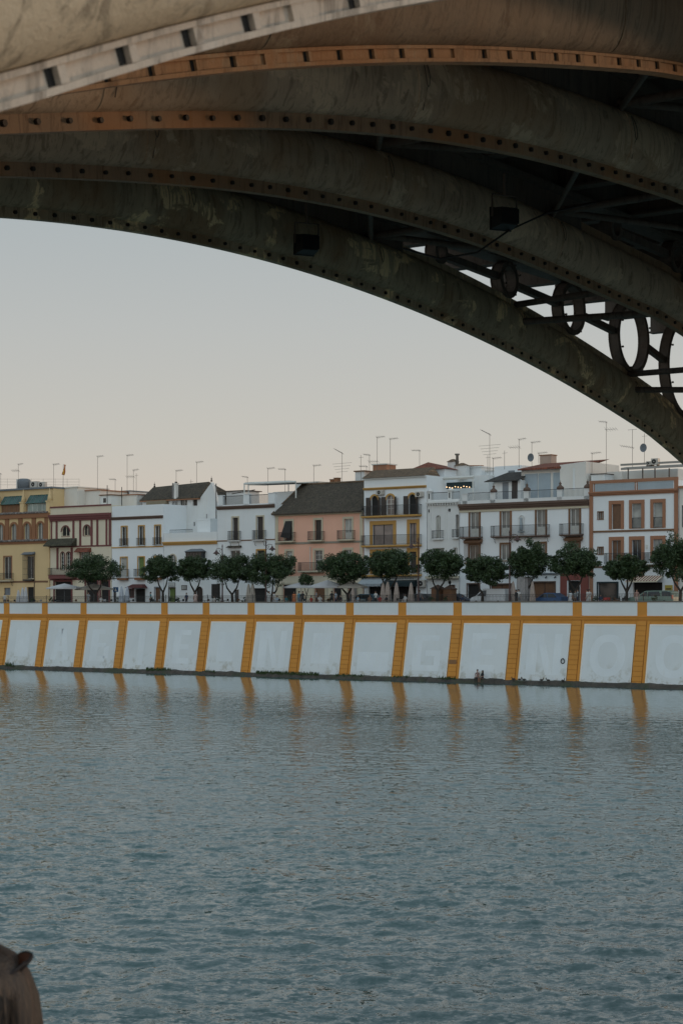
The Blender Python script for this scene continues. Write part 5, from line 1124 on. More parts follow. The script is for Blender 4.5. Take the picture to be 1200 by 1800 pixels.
def figure(pose):
    """joints of a person 1.7 m tall facing -y; z up from the ground (standing) or from the seat's ground (sitting)"""
    J = [(0, 0, .95), (0, 0, 1.12), (0, 0, 1.32), (0, -.01, 1.46), (0, -.015, 1.54), (0, -.02, 1.62), (0, -.01, 1.70)]
    R = [(.15, .11), (.125, .10), (.155, .105), (.055, .055), (.060, .065), (.078, .095), (.05, .06)]
    E_ = [(0, 1), (1, 2), (2, 3), (3, 4), (4, 5), (5, 6)]
    def ch(start, pts, rs):
        p = start
        for q, r in zip(pts, rs): J.append(q); R.append(r); E_.append((p, len(J)-1)); p = len(J)-1
    def arm(s, sh, el, wr):
        ch(2, [(s*.17, 0, 1.40), el, wr], [.052, .040, .029])
        w_ = Vector(wr); e = Vector(el); d = (w_-e).normalized(); pm = w_+d*.07; J.append(tuple(pm)); R.append((.034, .018)); E_.append((len(J)-2, len(J)-1)); hp = len(J)-1
        for k in range(4):
            o = (k-1.5)*.017; L_ = (.062, .074, .070, .055)[k]; ch(hp, [tuple(pm+Vector((0, o, 0))+d*.035), tuple(pm+Vector((0, o-.006, 0))+d*(.035+L_))], [.0085, .007])
        ch(hp, [tuple(pm+Vector((0, -.035, 0))+d*.012), tuple(pm+Vector((0, -.045, 0))+d*.045)], [.009, .008])
    if pose in ('stand', 'walk'):
        f = .16 if pose == 'walk' else .03
        for s in (-1, 1):
            g_ = s*f
            ch(0, [(s*.09, 0, .90), (s*.10, g_*.6-.02, .50), (s*.10, g_*1.2+.03, .09), (s*.11, g_*1.2-.12, .035)], [.088, .060, .042, .034])
        for s in (-1, 1): arm(s, 0, (s*.24, .02-s*f*.5, 1.13), (s*.25, -.08-s*f*.8, .90))
    elif pose == 'hold':
        for s in (-1, 1): ch(0, [(s*.09, 0, .90), (s*.10, -.02, .50), (s*.10, .03, .09), (s*.11, -.12, .035)], [.088, .060, .042, .034])
        arm(-1, 0, (-.23, .02, 1.14), (-.10, -.24, 1.18)); arm(1, 0, (.24, .0, 1.12), (.25, -.05, .88))
    else:      # sit: pelvis at 0.50
        J = [(x, y, z-.43) for x, y, z in J]
        for s in (-1, 1): ch(0, [(s*.10, -.06, .50), (s*.13, -.45, .53), (s*.13, -.47, .10), (s*.13, -.58, .04)], [.085, .062, .042, .034])
        def arm2(s, el, wr):
            ch(2, [(s*.17, 0, .97), el, wr, (wr[0]-s*.02, wr[1]-.07, wr[2]-.01)], [.052, .040, .029, (.034, .02)]); hp = len(J)-1
            for k in range(4): ch(hp, [(wr[0]-s*.02+(k-1.5)*.017, wr[1]-.12, wr[2]-.015), (wr[0]-s*.02+(k-1.5)*.017, wr[1]-.16-(.0, .012, .01, -.01)[k], wr[2]-.035)], [.0085, .007])
        arm2(-1, (-.23, -.05, .72), (-.13, -.32, .64)); arm2(1, (.23, -.05, .72), (.14, -.34, .66))
    m = skin_body('body', J, E_, R, 0, 1)
    base = -.43 if pose == 'sit' else 0
    for p in m.polygons:
        z = p.center.z-base; x = abs(p.center.x); y = p.center.y
        mi = 0
        if z > 1.49: mi = 0
        elif z > .96+ (0 if pose != 'sit' else .0): mi = 1 if x < .215 or z > 1.2 else 0
        elif pose == 'sit': mi = 2 if p.center.z > .12 else 3
        else: mi = (2 if z > .10 else 3) if x < .19 or z < .75 else 0
        if pose == 'sit' and p.center.z > .60 and y < -.18: mi = 0
        p.material_index = mi
    hm = MB(); hz = 1.635+base      # hair cap and face features
    return m, hz
FIG = {p: figure(p) for p in ('stand', 'walk', 'hold', 'sit')}
def hair_mb(hz, long):
    m = MB(); pr = [(.0, .115), (.055, .105), (.088, .065), (.098, .01), (.094, -.03)]
    if long: pr += [(.092, -.10), (.10, -.19), (.06, -.24)]
    else: pr += [(.08, -.055)]
    m.lathe(list(reversed(pr)), (0, .018, hz), 12, 0, True, .92, 1.08); return m
def face_mb(hz):
    m = MB(); y = -.115
    m.add([(-.012, y+.01, hz-.03), (.012, y+.01, hz-.03), (0, y-.018, hz-.022), (0, y+.006, hz+.012)], [(0, 1, 2), (0, 2, 3), (1, 3, 2)], 0)
    for s in (-1, 1): m.lathe([(0, -.008), (.010, 0), (0, .008)], (s*.032, y+.012, hz+.01), 6, 1); m.lathe([(0, -.03), (.012, 0), (0, .03)], (s*.083, -.01, hz-.005), 6, 0)
    m.box(-.022, .022, y+.004, y+.014, hz-.058, hz-.050, 2); return m
LIP = paint('lips', (.25, .09, .07), .5); PM = {}
def cloth(c):
    k = str(c)
    if k not in PM: PM[k] = paint('cloth_%02x%02x%02x' % tuple(int(255*q) for q in c), c, .85, .25, scale=12)
    return PM[k]
def person(x, b, pose, top, bot, label, rot=0., long=False, hair=None, scale=1., z0=None, dress=False, group='people on the promenade', a=None):
    me, hz = FIG[pose]; a = A(x, b) if a is None else a; z0 = PROM if z0 is None else z0
    e = empty('person', W(a, b, z0), RZ + rot, label, 'person', group); e.scale = (scale,)*3
    o = bpy.data.objects.new('body', me); COL.objects.link(o); o.parent = e
    mats = [SK, cloth(top), cloth(bot), M_brn]
    if len(me.materials) == 0:
        for q in mats: me.materials.append(q)
    for i, q in enumerate(mats): o.material_slots[i].link = 'OBJECT'; o.material_slots[i].material = q
    hair_mb(hz, long).build('hair', hair or HRD, e); face_mb(hz).build('face', [SK, M_bolt, LIP], e)
    if dress or long:
        base = -.43 if pose == 'sit' else 0
        if pose != 'sit':
            m = MB(); m.lathe([(.30 if dress else .2, .45 if dress else .82), (.22, .75), (.17, 1.0), (.155, 1.12), (.185, 1.30), (.10, 1.44)] if dress else [(.19, .86), (.17, 1.0), (.15, 1.12), (.18, 1.32), (.09, 1.44)], (0, .0, 0), 12, 0, True, 1, .72); m.build('dress' if dress else 'blouse', cloth(top), e)
    return e
Wt, Gy, Bk, Nv, Rd, Te = (.62, .62, .60), (.30, .31, .32), (.022, .022, .025), (.03, .045, .09), (.32, .035, .03), (.05, .20, .22)
PP = [(9, 1.6, 'walk', Wt, Nv, 'person in a white shirt in front of the yellow house', .9, 0), (156, 1.5, 'stand', Gy, Gy, 'person in pale grey clothes under the tree by the cream house', .3, 0),
 (178, 2.2, 'sit', Wt, Gy, 'seated person in white beside the tree trunk of the cream house', .5, 0),
 (265, 1.6, 'stand', Te, Bk, 'person in teal beside the red canopied door', -.6, 0), (328, 1.6, 'stand', Nv, Bk, 'dark clothed person standing below the framed notice', .2, 0), (344, 1.7, 'stand', (.55, .42, .38), (.50, .46, .45), 'person in a pale pink dress by the arched brown door', .4, 1),
 (377, 2.2, 'sit', Wt, Bk, 'seated person in white below the dark menu board', .1, 0),
 (473, 2.4, 'stand', Wt, Wt, 'person dressed all in white, left one of the pair by the thick tree', .5, 0), (481, 2.0, 'walk', Wt, Gy, 'person in a white shirt walking, right one of the pair by the thick tree', -.5, 0), (487, 1.3, 'sit', (.35, .45, .55), Gy, 'seated person in pale blue near the pink house corner', .0, 0),
 (503, 1.6, 'sit', Te, Te, 'seated person in teal under the left end of the cafe canopy', 1.2, 0), (517, 1.3, 'stand', (.50, .16, .06), (.45, .14, .06), 'person in a long orange dress under the cafe canopy', .2, 1), (525.5, 1.4, 'stand', (.12, .26, .34), (.10, .20, .28), 'person in blue standing beside the orange dress', -.2, 0), (532, 1.8, 'hold', Bk, Bk, 'person in black beside the one in blue', .4, 0),
 (547, 1.5, 'sit', (.42, .06, .04), Bk, 'seated person in a red top under the cafe canopy', .3, 0), (556, 2.2, 'hold', Gy, Bk, 'waiter in grey under the cafe canopy', -.7, 0), (562, 1.4, 'sit', Wt, Gy, 'seated person in white, right of the red top', .9, 0), (583, 2.4, 'stand', Bk, Bk, 'person in black under the right cafe canopy', .5, 0), (590, 2.0, 'stand', (.36, .42, .50), Nv, 'person in pale blue under the right cafe canopy', -.3, 0), (598, 1.4, 'sit', Bk, Rd, 'seated person in black beside the wide tree of the pink house', .2, 0),
 (629, 1.5, 'sit', (.32, .42, .50), Nv, 'seated person in light blue before the grey awning', -.3, 0), (650, 1.6, 'sit', (.22, .12, .08), Bk, 'seated person in brown before the grey awning', .3, 0), (660, 1.8, 'hold', Wt, Bk, 'waiter in white before the grey awning', .1, 0), (667.5, 1.4, 'sit', Rd, Bk, 'seated person in a bright red top near the folded parasols', .4, 0), (679, 1.3, 'sit', Bk, Gy, 'seated person in black against the folded parasols', 0, 0), (711.5, 1.4, 'sit', (.66, .66, .66), Gy, 'seated person in white between two folded beige parasols', .1, 0),
 (737, 2.4, 'walk', Gy, Nv, 'person in grey walking behind the third street lamp', 1.4, 0), (812, 1.5, 'sit', Nv, Wt, 'seated person in navy near the kiosk with a finial', .3, 0),
 (849, 4.2, 'walk', Nv, Bk, 'person in navy beside the white van windscreen', .8, 0), (906.5, 1.5, 'hold', Bk, Bk, 'person in black before the covered furniture', -.4, 0), (910.5, 1.9, 'stand', Wt, Gy, 'person in white half hidden beside the covered furniture', .3, 0), (1001.5, 1.6, 'stand', (.58, .60, .62), Nv, 'person in an open white coat before the red shopfront', .0, 1), (1010.5, 2.6, 'stand', Gy, (.25, .14, .10), 'person in grey in the doorway of the red shopfront', .4, 0), (1014.5, 2.4, 'hold', (.30, .33, .35), Nv, 'person in light grey, right one in the red shopfront doorway', -.6, 0),
 (1031, 1.6, 'stand', Wt, (.5, .5, .5), 'person in white looking left beside the terracotta pilaster', -.7, 0), (1035, 1.7, 'hold', (.52, .50, .48), Wt, 'person in cream looking right beside the terracotta pilaster', .8, 0), (1054.5, 2.2, 'sit', Nv, Bk, 'seated person in navy before the dark garage door', .2, 0), (1118, 2.2, 'stand', (.42, .26, .22), (.5, .4, .36), 'person in pink beside the green car', .4, 0)]
for (x, b, po, tp, bt, lb, ro, dr) in PP: person(x, b, po, tp, bt, lb, ro, long=bool(dr), dress=bool(dr), scale=random.Random(int(x*10)).uniform(.95, 1.06))
# the couple sitting on the ledge below the wall
cb = -BAT-.55; ledge_z = .42
person(838.5, cb, 'sit', (.26, .17, .15), Bk, 'person with short dark hair sitting on the wall ledge, left of the couple', .25, z0=ledge_z-.40, scale=1.08, group='couple on the ledge')
person(847.5, cb, 'sit', Bk, (.30, .16, .11), 'person with long dark hair sitting on the wall ledge, right of the couple', -.35, long=True, z0=ledge_z-.42, scale=1.03, group='couple on the ledge')

# ================================================================== cafe furniture
def parasol_open(x, b, yt, yb, x0, x1, mat, label):
    a = A(x, b); zt = Z(yt, x, b); ze = Z(yb, x, b); hw = (A(x1, b)-A(x0, b))/2; ac = (A(x1, b)+A(x0, b))/2; t = Thing('parasol', ac, b, PROM, label, 'parasol', 'open parasols of the terraces')
    m = MB(); n = 8; top = (ac, b, zt); rim = []
    for k in range(n):
        q = 2*math.pi*(k+.5)/n; rim.append((ac+hw*math.cos(q)*1.06, b+1.5*math.sin(q)*1.06, ze))
    vs = [top]+rim+[(x_, y_, z_-.18) for x_, y_, z_ in rim]; fs = [(0, 1+k, 1+(k+1) % n) for k in range(n)]+[(1+k, 1+n+k, 1+n+(k+1) % n, 1+(k+1) % n) for k in range(n)]
    vs += [(ac, b, zt-.05)]; m.add(vs, fs); t.part('canopy', m, mat)
    m = MB(); m.tube([(ac, b, PROM), (ac, b, zt+.05)], .03, 6); m.lathe([(.3, 0), (.28, .08), (.05, .1)], (ac, b, PROM), 10); t.part('pole', m, M_grey)
    m = MB()
    for r_ in rim: m.tube([(ac, b, ze+.1), (ac+(r_[0]-ac)*.5, b+(r_[1]-b)*.5, (zt+ze)/2-.08)], .012, 4)
    t.part('rib', m, M_grey)
M_canv = paint('white_canvas', (.50, .50, .51), .9, .08); M_canvw = paint('sand_canvas', (.38, .345, .30), .9, .1); M_canb = paint('beige_folded_canvas', (.40, .33, .29), .9, .25, scale=6); M_canblue = paint('bluish_folded_canvas', (.42, .46, .52), .9, .2, scale=6)
parasol_open(115, 3.0, 1025.5, 1033, 87, 141, M_canv, 'open white parasol before the cream house, left one of two')
parasol_open(165, 4.6, 1026, 1034.5, 137, 195, M_canvw, 'open sand coloured parasol behind the broad tree, right one of two')
parasol_open(528, 4.2, 1023, 1031, 503, 556, M_canv, 'open white canopy left of the young tree by the pink house')
parasol_open(575, 3.6, 1019.5, 1031, 545, 606, M_canv, 'open white canopy right of the young tree by the pink house')
parasol_open(618, 3.6, 1022, 1031, 596, 641, M_canvw, 'open pale canopy at the right end of the pink house')
def parasol_closed(x, b, yt, w_, mat, label):
    a = A(x, b); H = Z(yt, x, b)-PROM; t = Thing('folded_parasol', a, b, PROM, label, 'parasol', 'folded parasols'); m = MB(); n = 14; vs = []; fs = []
    pr = [(.02, H), (.10, H-.1), (.16*w_, H-.5), (.24*w_, H*.55), (.30*w_, H*.22), (.27*w_, H*.14)]
    for r, z_ in pr:
        for k in range(n):
            q = 2*math.pi*k/n; rr = r*(1.12 if k % 2 else .84); vs.append((a+rr*math.cos(q), b+rr*math.sin(q), PROM+z_))
    for i in range(len(pr)-1):
        for k in range(n): fs.append((i*n+k, i*n+(k+1) % n, (i+1)*n+(k+1) % n, (i+1)*n+k))
    m.add(vs, fs, 0, False); t.part('canopy', m, mat); m = MB(); m.tube([(a, b, PROM), (a, b, PROM+H+.06)], .03, 6); m.lathe([(.28, 0), (.26, .07), (.05, .09)], (a, b, PROM), 8); t.part('pole', m, M_grey)
for x, yt, w_, mt, lb in ((33, 1037, 1.0, M_canv, 'folded white parasol, shortest of the three before the yellow house'), (40.5, 1032.5, 1.1, M_canv, 'folded white parasol, middle of the three before the yellow house'), (46, 1032, 1.0, M_canv, 'folded white parasol next to the yellow house door'),
  (214, 1031, 1.15, M_canblue, 'folded bluish parasol beside the blue sign'), (224, 1031, 1.1, M_canblue, 'folded bluish parasol nearer the red canopied door'),
  (673, 1024, 1.15, M_canb, 'folded beige parasol, left of the touching pair'), (681, 1022, 1.2, M_canb, 'folded beige parasol, right of the touching pair'), (696.5, 1023.5, 1.1, M_canb, 'folded beige parasol alone before the teal awning'), (722, 1024, 1.1, M_canb, 'folded beige parasol beside the brown door of the teal awning'),
  (901, 1022, 1.1, M_canb, 'folded beige parasol left of the covered furniture'), (935, 1022, 1.0, M_canb, 'folded beige parasol right of the covered furniture'),
  (437, 1026, 1.1, M_canvw, 'folded grey parasol before the graffiti blue doorway'), (444, 1025, 1.2, M_canvw, 'folded grey parasol under the thick tree'), (620, 1032, .9, M_canb, 'folded parasol under the pale canopy of the pink house')):
    parasol_closed(x, 2.4, yt, w_, mt, lb)
# plastic sheeted stack
m = MB(); a0, a1 = A(912, 3.5), A(930, 3.5); n = 22; vs = []; fs = []; rnd = random.Random(8); hh = Z(1014, 920, 3.5)
pr = [(1.0, PROM), (1.03, PROM+.8), (.98, PROM+1.8), (.93, hh-.25), (.80, hh-.03), (.3, hh)]
for s_, z_ in pr:
    for k in range(n):
        q = 2*math.pi*k/n; c_ = math.copysign(abs(math.cos(q))**.5, math.cos(q)); d_ = math.copysign(abs(math.sin(q))**.5, math.sin(q)); j = 1+(.07 if k % 2 else -.05)*(1 if z_ < hh-.1 else .3)
        vs.append(((a0+a1)/2+(a1-a0)/2*s_*c_*j, 3.5+.8*s_*d_*j, z_))
for i in range(len(pr)-1):
    for k in range(n): fs.append((i*n+k, i*n+(k+1) % n, (i+1)*n+(k+1) % n, (i+1)*n+k))
fs.append(tuple(5*n+k for k in range(n))); m.add(vs, fs)
single('covered_furniture', m, paint('grey_plastic_sheet', (.34, .33, .33), .5, .3, scale=5), (a0+a1)/2, 3.5, PROM, 'tall stack under a grey plastic sheet below the tallest tree', 'covered stack')
# tables and chairs
def cafe_table(x, b, label):
    a = A(x, b); t = Thing('cafe_table', a, b, PROM, label, 'table', 'cafe tables behind the railing'); m = MB(); m.lathe([(.33, .70), (.36, .72), (.36, .74), (0, .74)], (a, b, PROM), 14); t.part('table_top', m, M_fwhite if int(x) % 2 else M_grey)
    m = MB(); m.tube([(a, b, PROM+.02), (a, b, PROM+.71)], .03, 6); m.lathe([(.22, 0), (.2, .03), (.03, .05)], (a, b, PROM), 8); t.part('table_leg', m, M_iron2)
def cafe_chair(x, b, rot, mat, label):
    a = A(x, b); e = empty('cafe_chair', W(a, b, PROM), RZ+rot, label, 'chair', 'cafe chairs behind the railing')
    m = MB(); m.box(-.21, .21, -.21, .21, .43, .465); m.build('seat', mat, e); m = MB()
    m.box(-.20, .20, .19, .215, .62, .90)
    for k in (-.19, .19): m.box(k-.012, k+.012, .19, .215, .465, .90)
    m.build('backrest', mat, e)
    for sx in (-1, 1):
        for sy in (-1, 1): m = MB(); m.tube([(sx*.2, sy*.2, 0), (sx*.185, sy*.185, .44)], .014, 5); m.build('leg', M_iron2, e)
spots = [(20, 'by the yellow house'), (66, 'right of the yellow house door'), (104, 'under the left white parasol'), (128, 'between the two open parasols'), (190, 'at the cream house corner'), (228, 'below the wine red notice'), (274, 'before the wood door'), (316, 'left of the framed notice'), (360, 'right of the arched brown door'), (394, 'beside the leftmost lamp'), (425, 'by the folded grey parasols'), (496, 'at the left end of the canopies'), (541, 'by the young tree'), (570, 'under the middle canopy'), (606, 'beside the wide pink house tree'), (637, 'left of the grey awning diners'), (656, 'under the grey awning'), (690, 'between folded beige parasols'), (705, 'before the teal awning'), (1070, 'by the red chairs'), (1086, 'before the wooden boards')]
ch_cols = [M_wood, M_iron2, M_teal, M_brn, paint('white_plastic', (.5, .5, .5), .5)]
for k, (x, lb) in enumerate(spots):
    cafe_table(x, 1.7+(k % 3)*.3, 'small round cafe table ' + lb)
    cafe_chair(x-4.2, 1.7+(k % 3)*.3, 1.3, ch_cols[k % 5], 'cafe chair on the left of the table ' + lb); cafe_chair(x+4.2, 1.8+(k % 3)*.3, -1.4, ch_cols[(k*3+1) % 5], 'cafe chair on the right of the table ' + lb)
rp = paint('red_plastic', (.35, .03, .025), .5)
cafe_chair(1062, 1.4, .2, rp, 'left red plastic chair before the garage door'); cafe_chair(1066, 1.5, -.3, rp, 'right red plastic chair before the garage door')
# planters
def planter(x, b, w_, label, seed):
    a = A(x, b); t = Thing('planter', a, b, PROM, label, 'planter', 'plants in pots on the promenade'); m = MB(); m.lathe([(.20*w_, 0), (.30*w_, .42), (.33*w_, .42), (.33*w_, .48), (.27*w_, .48)], (a, b, PROM), 10); t.part('pot', m, M_terra)
    t.part('foliage', crown_mesh([(a, b, PROM+.8, .38*w_, .38*w_, .42)], 260, seed, .13), M_leaf)
for k, (x, w_, lb) in enumerate(((58, 1, 'beside the yellow house door'), (92, 1.2, 'at the lit entrance of the cream house'), (207, 1, 'under the blue sign'), (268, 1.1, 'right of the red canopied door'), (302, 1.2, 'before the green door'), (313, 1, 'left of the plaque wall'), (385, 1.1, 'right of the menu board'), (429, 1, 'beside the blue doorway'), (507, .9, 'left of the orange dress'), (578, 1, 'between the diners of the pink house'), (757, 1.2, 'left of the moorish house tree'), (782, 1, 'between tree and kiosk'), (1045, 1.2, 'at the terracotta pilaster'), (1150, 1, 'behind the green car'))): planter(x, 2.6, w_, 'potted shrub ' + lb, 300+k)
# kiosks with pyramid roofs
def kiosk(x, b, w_, H, label, finial):
    a = A(x, b); t = Thing('kiosk', a, b, PROM, label, 'kiosk', 'brown kiosks near the moorish house'); m = MB(); s = w_/2
    m.box(a-s, a+s, b-s, b+s, PROM, PROM+H*.72); body = t.part('cabin', m, M_brt)
    m = MB(); m.box(a-s*.7, a+s*.7, b-s-.02, b-s, PROM+H*.25, PROM+H*.62); t.part('panel', m, M_wood, body)
    m = MB(); z1 = PROM+H*.72; m.box(a-s*1.2, a+s*1.2, b-s*1.2, b+s*1.2, z1, z1+.07); m.add([(a-s*1.15, b-s*1.15, z1+.07), (a+s*1.15, b-s*1.15, z1+.07), (a+s*1.15, b+s*1.15, z1+.07), (a-s*1.15, b+s*1.15, z1+.07), (a, b, z1+.5)], [(0, 1, 4), (1, 2, 4), (2, 3, 4), (3, 0, 4)]); ro = t.part('roof', m, M_brc)
    if finial: m = MB(); m.lathe([(.12, 0), (.05, .12), (.17, .30), (.17, .42), (.05, .55), (0, .65)], (a, b, z1+.42), 8); t.part('finial', m, M_bolt, ro)
kiosk(790, 5.2, 1.05, 2.6, 'brown kiosk with a pyramid roof and black finial, left of the dark doorway', True)
kiosk(769, 5.0, 1.05, 2.7, 'brown kiosk half behind the trunk of the moorish house tree', False)
# signs on posts
t = Thing('hotel_sign', A(204, 5.4), 5.4, PROM, 'square blue sign with a white triangle in front of the white house', 'sign'); b = 5.4
m = MB(); m.box(A(200, b), A(208.5, b), b-.04, b, Z(1040.5, 204, b), Z(1032, 204, b)); t.part('panel', m, paint('traffic_blue', (.02, .10, .24), .5))
m = MB(); c = A(204.2, b); m.add([(c-.19, b-.05, Z(1039, 204, b)), (c+.19, b-.05, Z(1039, 204, b)), (c, b-.05, Z(1033.3, 204, b)), (c-.19, b-.042, Z(1039, 204, b)), (c+.19, b-.042, Z(1039, 204, b)), (c, b-.042, Z(1033.3, 204, b))], [(0, 1, 2), (3, 5, 4), (0, 3, 4, 1), (1, 4, 5, 2), (2, 5, 3, 0)]); t.part('symbol', m, M_fwhite)
m = MB(); m.tube([(A(204, b), b+.03, PROM), (A(204, b), b+.03, Z(1032, 204, b))], .035, 6); t.part('pole', m, M_grey)
# ================================================================== vehicles
M_tyre = paint('tyre_rubber', (.015, .015, .016), .9); M_rim = paint('wheel_rim', (.30, .31, .32), .35, .1, .6); M_cg = glassy('car_glass', (.018, .024, .028), .06)
def carpaint(name, c):
    if name in MC: return MC[name]
    m, t, b = newmat(name); b.inputs['Base Color'].default_value = (*c, 1); b.inputs['Roughness'].default_value = .5; b.inputs['Coat Weight'].default_value = .08; MC[name] = m; return m
def vehicle(x, b, L_, W_, H, prof, glass, col, label, cat, name, face=1, lights=True):
    """prof: side outline (fraction of length, height); glass: list of side window outlines; face +1 points to +a"""
    a = A(x, b); e = empty(name, W(a, b, PROM), RZ, label, cat, 'vehicles parked on the far street'); P = lambda q: (face*(q[0]-.5)*L_, q[1])
    n = len(prof); m = MB(); vs = []
    for yy, s_ in ((-W_/2, 0), (-W_/2*.0, 0)): pass
    rings = [(-.5, 1), (-.47, 1), (.47, 1), (.5, 1)]; vs = []; hb = H*.55
    for k, (yf, _) in enumerate([(-.5, 0), (-.40, 1), (.40, 1), (.5, 0)]):
        for p in prof:
            x_, z_ = P(p); tum = max(0, (z_-hb)/(H-hb)); y_ = yf*W_
            if abs(yf) == .5: y_ *= (1-.16*tum); z_ = z_-.02*tum; x_ *= .995
            else: z_ = z_+.012
            vs.append((x_, y_, z_))
    fs = [tuple(range(n)), tuple(reversed(range(3*n, 4*n)))]
    for k in range(3):
        for i in range(n): fs.append((k*n+i, (k+1)*n+i, (k+1)*n+(i+1) % n, k*n+(i+1) % n))
    m.add(vs, fs); m.build('body', col, e)
    for sd in (-1, 1):
        for g in glass:
            m = MB(); v = []
            for p in g:
                x_, z_ = P(p); tum = max(0, (z_-hb)/(H-hb)); v.append((x_, sd*(W_/2*(1-.16*tum)+.008), z_))
            k = len(v); v2 = [(p[0], p[1]-sd*.03, p[2]) for p in v]; m.add(v+v2, [tuple(range(k)), tuple(reversed(range(k, 2*k)))]+[(i, (i+1) % k, k+(i+1) % k, k+i) for i in range(k)]); m.build('side_window', M_cg, e)
    for xf in (.18, .80):
        for sd in (-1, 1):
            x_ = face*(xf-.5)*L_; r = .31; m = MB(); m.tube([(x_, sd*(W_/2-.20), r), (x_, sd*(W_/2+.01), r)], r, 16); w_ = m.build('wheel', M_tyre, e); m = MB(); m.tube([(x_, sd*(W_/2-.02), r), (x_, sd*(W_/2+.02), r)], r*.6, 12); m.build('rim', M_rim, w_)
    return e, P, W_, L_
# green estate car (rear to the right)
pr = [(0, .35), (0, .75), (.03, .92), (.20, 1.02), (.34, 1.50), (.42, 1.58), (.80, 1.60), (.94, 1.50), (.99, .95), (1, .40), (.97, .28), (.03, .28)]
e, P, W_, L_ = vehicle(1149, 4.2, 5.1, 1.75, 1.60, pr, [[(.27, 1.05), (.36, 1.46), (.42, 1.50), (.42, 1.05)], [(.44, 1.05), (.44, 1.51), (.68, 1.52), (.71, 1.05)], [(.75, 1.05), (.73, 1.52), (.84, 1.52), (.93, 1.42), (.95, 1.05)]], carpaint('pale_green_car_paint', (.16, .24, .20)), 'pale green people carrier parked at the right', 'car', 'parked_car')
m = MB(); m.box(P((.965, 0))[0]-.02, P((.99, 0))[0]+.0, -W_/2-.012, -W_/2+.1, .75, 1.15); m.build('tail_light', paint('tail_light_red', (.35, .03, .03), .3), e)
# white van facing left
pr = [(0, .35), (.01, .80), (.05, .98), (.17, 1.14), (.33, 1.80), (.40, 1.90), (.97, 1.88), (1, 1.2), (1, .35), (.03, .3)]
e, P, W_, L_ = vehicle(863.5, 4.4, 4.5, 1.75, 1.90, pr, [[(.20, 1.14), (.34, 1.70), (.46, 1.74), (.46, 1.10)]], carpaint('white_van_paint', (.60, .63, .66)), 'white delivery van facing left under the lower tree', 'van', 'delivery_van')
m = MB(); m.hexa([(P((.165, 0))[0], -.72, 1.17), (P((.17, 0))[0], .72, 1.17), (P((.19, 0))[0], .72, 1.15), (P((.19, 0))[0], -.72, 1.15), (P((.315, 0))[0], -.66, 1.76), (P((.315, 0))[0], .66, 1.76), (P((.34, 0))[0], .66, 1.76), (P((.34, 0))[0], -.66, 1.76)]); m.build('windscreen', M_cg, e)
# blue car
pr = [(0, .35), (.0, .66), (.04, .80), (.26, .92), (.40, 1.32), (.50, 1.42), (.74, 1.41), (.90, 1.08), (.99, .98), (1, .38), (.96, .26), (.04, .26)]
e, P, W_, L_ = vehicle(964.5, 4.0, 3.9, 1.68, 1.42, pr, [[(.30, .94), (.42, 1.28), (.52, 1.34), (.54, .94)], [(.57, .94), (.56, 1.34), (.72, 1.33), (.84, 1.02), (.83, .94)]], carpaint('deep_blue_car_paint', (.015, .065, .17)), 'deep blue hatchback below the tallest tree', 'car', 'parked_car')
pr = [(0, .35), (.0, .66), (.04, .80), (.22, .94), (.36, 1.34), (.46, 1.44), (.80, 1.42), (.95, 1.05), (.99, .95), (1, .38), (.96, .26), (.04, .26)]
vehicle(738, 8.2, 4.2, 1.7, 1.44, pr, [[(.26, .96), (.39, 1.30), (.50, 1.36), (.51, .96)], [(.54, .96), (.53, 1.36), (.78, 1.34), (.88, 1.02), (.87, .96)]], carpaint('dark_grey_car_paint', (.035, .04, .045)), 'dark grey car behind the third street lamp', 'car', 'parked_car')
vehicle(799, 7.6, 4.2, 1.7, 1.44, pr, [[(.26, .96), (.39, 1.30), (.50, 1.36), (.51, .96)], [(.54, .96), (.53, 1.36), (.78, 1.34), (.88, 1.02), (.87, .96)]], carpaint('navy_car_paint', (.02, .03, .055)), 'navy car behind the brown kiosk with a finial', 'car', 'parked_car', -1)
vehicle(641, 8.0, 4.1, 1.7, 1.44, pr, [[(.26, .96), (.39, 1.30), (.50, 1.36), (.51, .96)], [(.54, .96), (.53, 1.36), (.78, 1.34), (.88, 1.02), (.87, .96)]], carpaint('petrol_blue_car_paint', (.02, .08, .12)), 'petrol blue car before the grey awning', 'car', 'parked_car')
# scooters
def scooter(x, b, col, label):
    a = A(x, b); e = empty('scooter', W(a, b, PROM), RZ, label, 'scooter', 'scooters parked by the garage')
    m = MB(); m.hexa([(-.1, -.14, .3), (.62, -.14, .35), (.62, .14, .35), (-.1, .14, .3), (-.05, -.14, .72), (.66, -.12, .80), (.66, .12, .80), (-.05, .14, .72)]); m.hexa([(-.55, -.17, .25), (-.42, -.17, .25), (-.42, .17, .25), (-.55, .17, .25), (-.50, -.14, .95), (-.40, -.14, .95), (-.40, .14, .95), (-.50, .14, .95)]); m.box(-.5, 0, -.13, .13, .25, .31); m.build('body', col, e)
    m = MB(); m.box(-.05, .66, -.13, .13, .78, .86); m.build('seat', M_bolt, e)
    for xx in (-.62, .52): m = MB(); m.tube([(xx, -.05, .23), (xx, .05, .23)], .23, 14); m.build('wheel', M_tyre, e)
    m = MB(); m.tube([(-.60, 0, .25), (-.44, 0, 1.05)], .03, 6); m.tube([(-.42, -.32, 1.06), (-.44, 0, 1.05), (-.42, .32, 1.06)], .016, 5); m.build('handlebar', M_iron2, e)
scooter(1094, 3.5, carpaint('scooter_grey', (.10, .11, .12)), 'grey scooter below the forked tree'); scooter(1104, 3.7, carpaint('scooter_black', (.02, .02, .022)), 'black scooter left of the green car'); scooter(1078, 3.4, carpaint('scooter_brown', (.16, .07, .03)), 'brown scooter before the wooden boards')

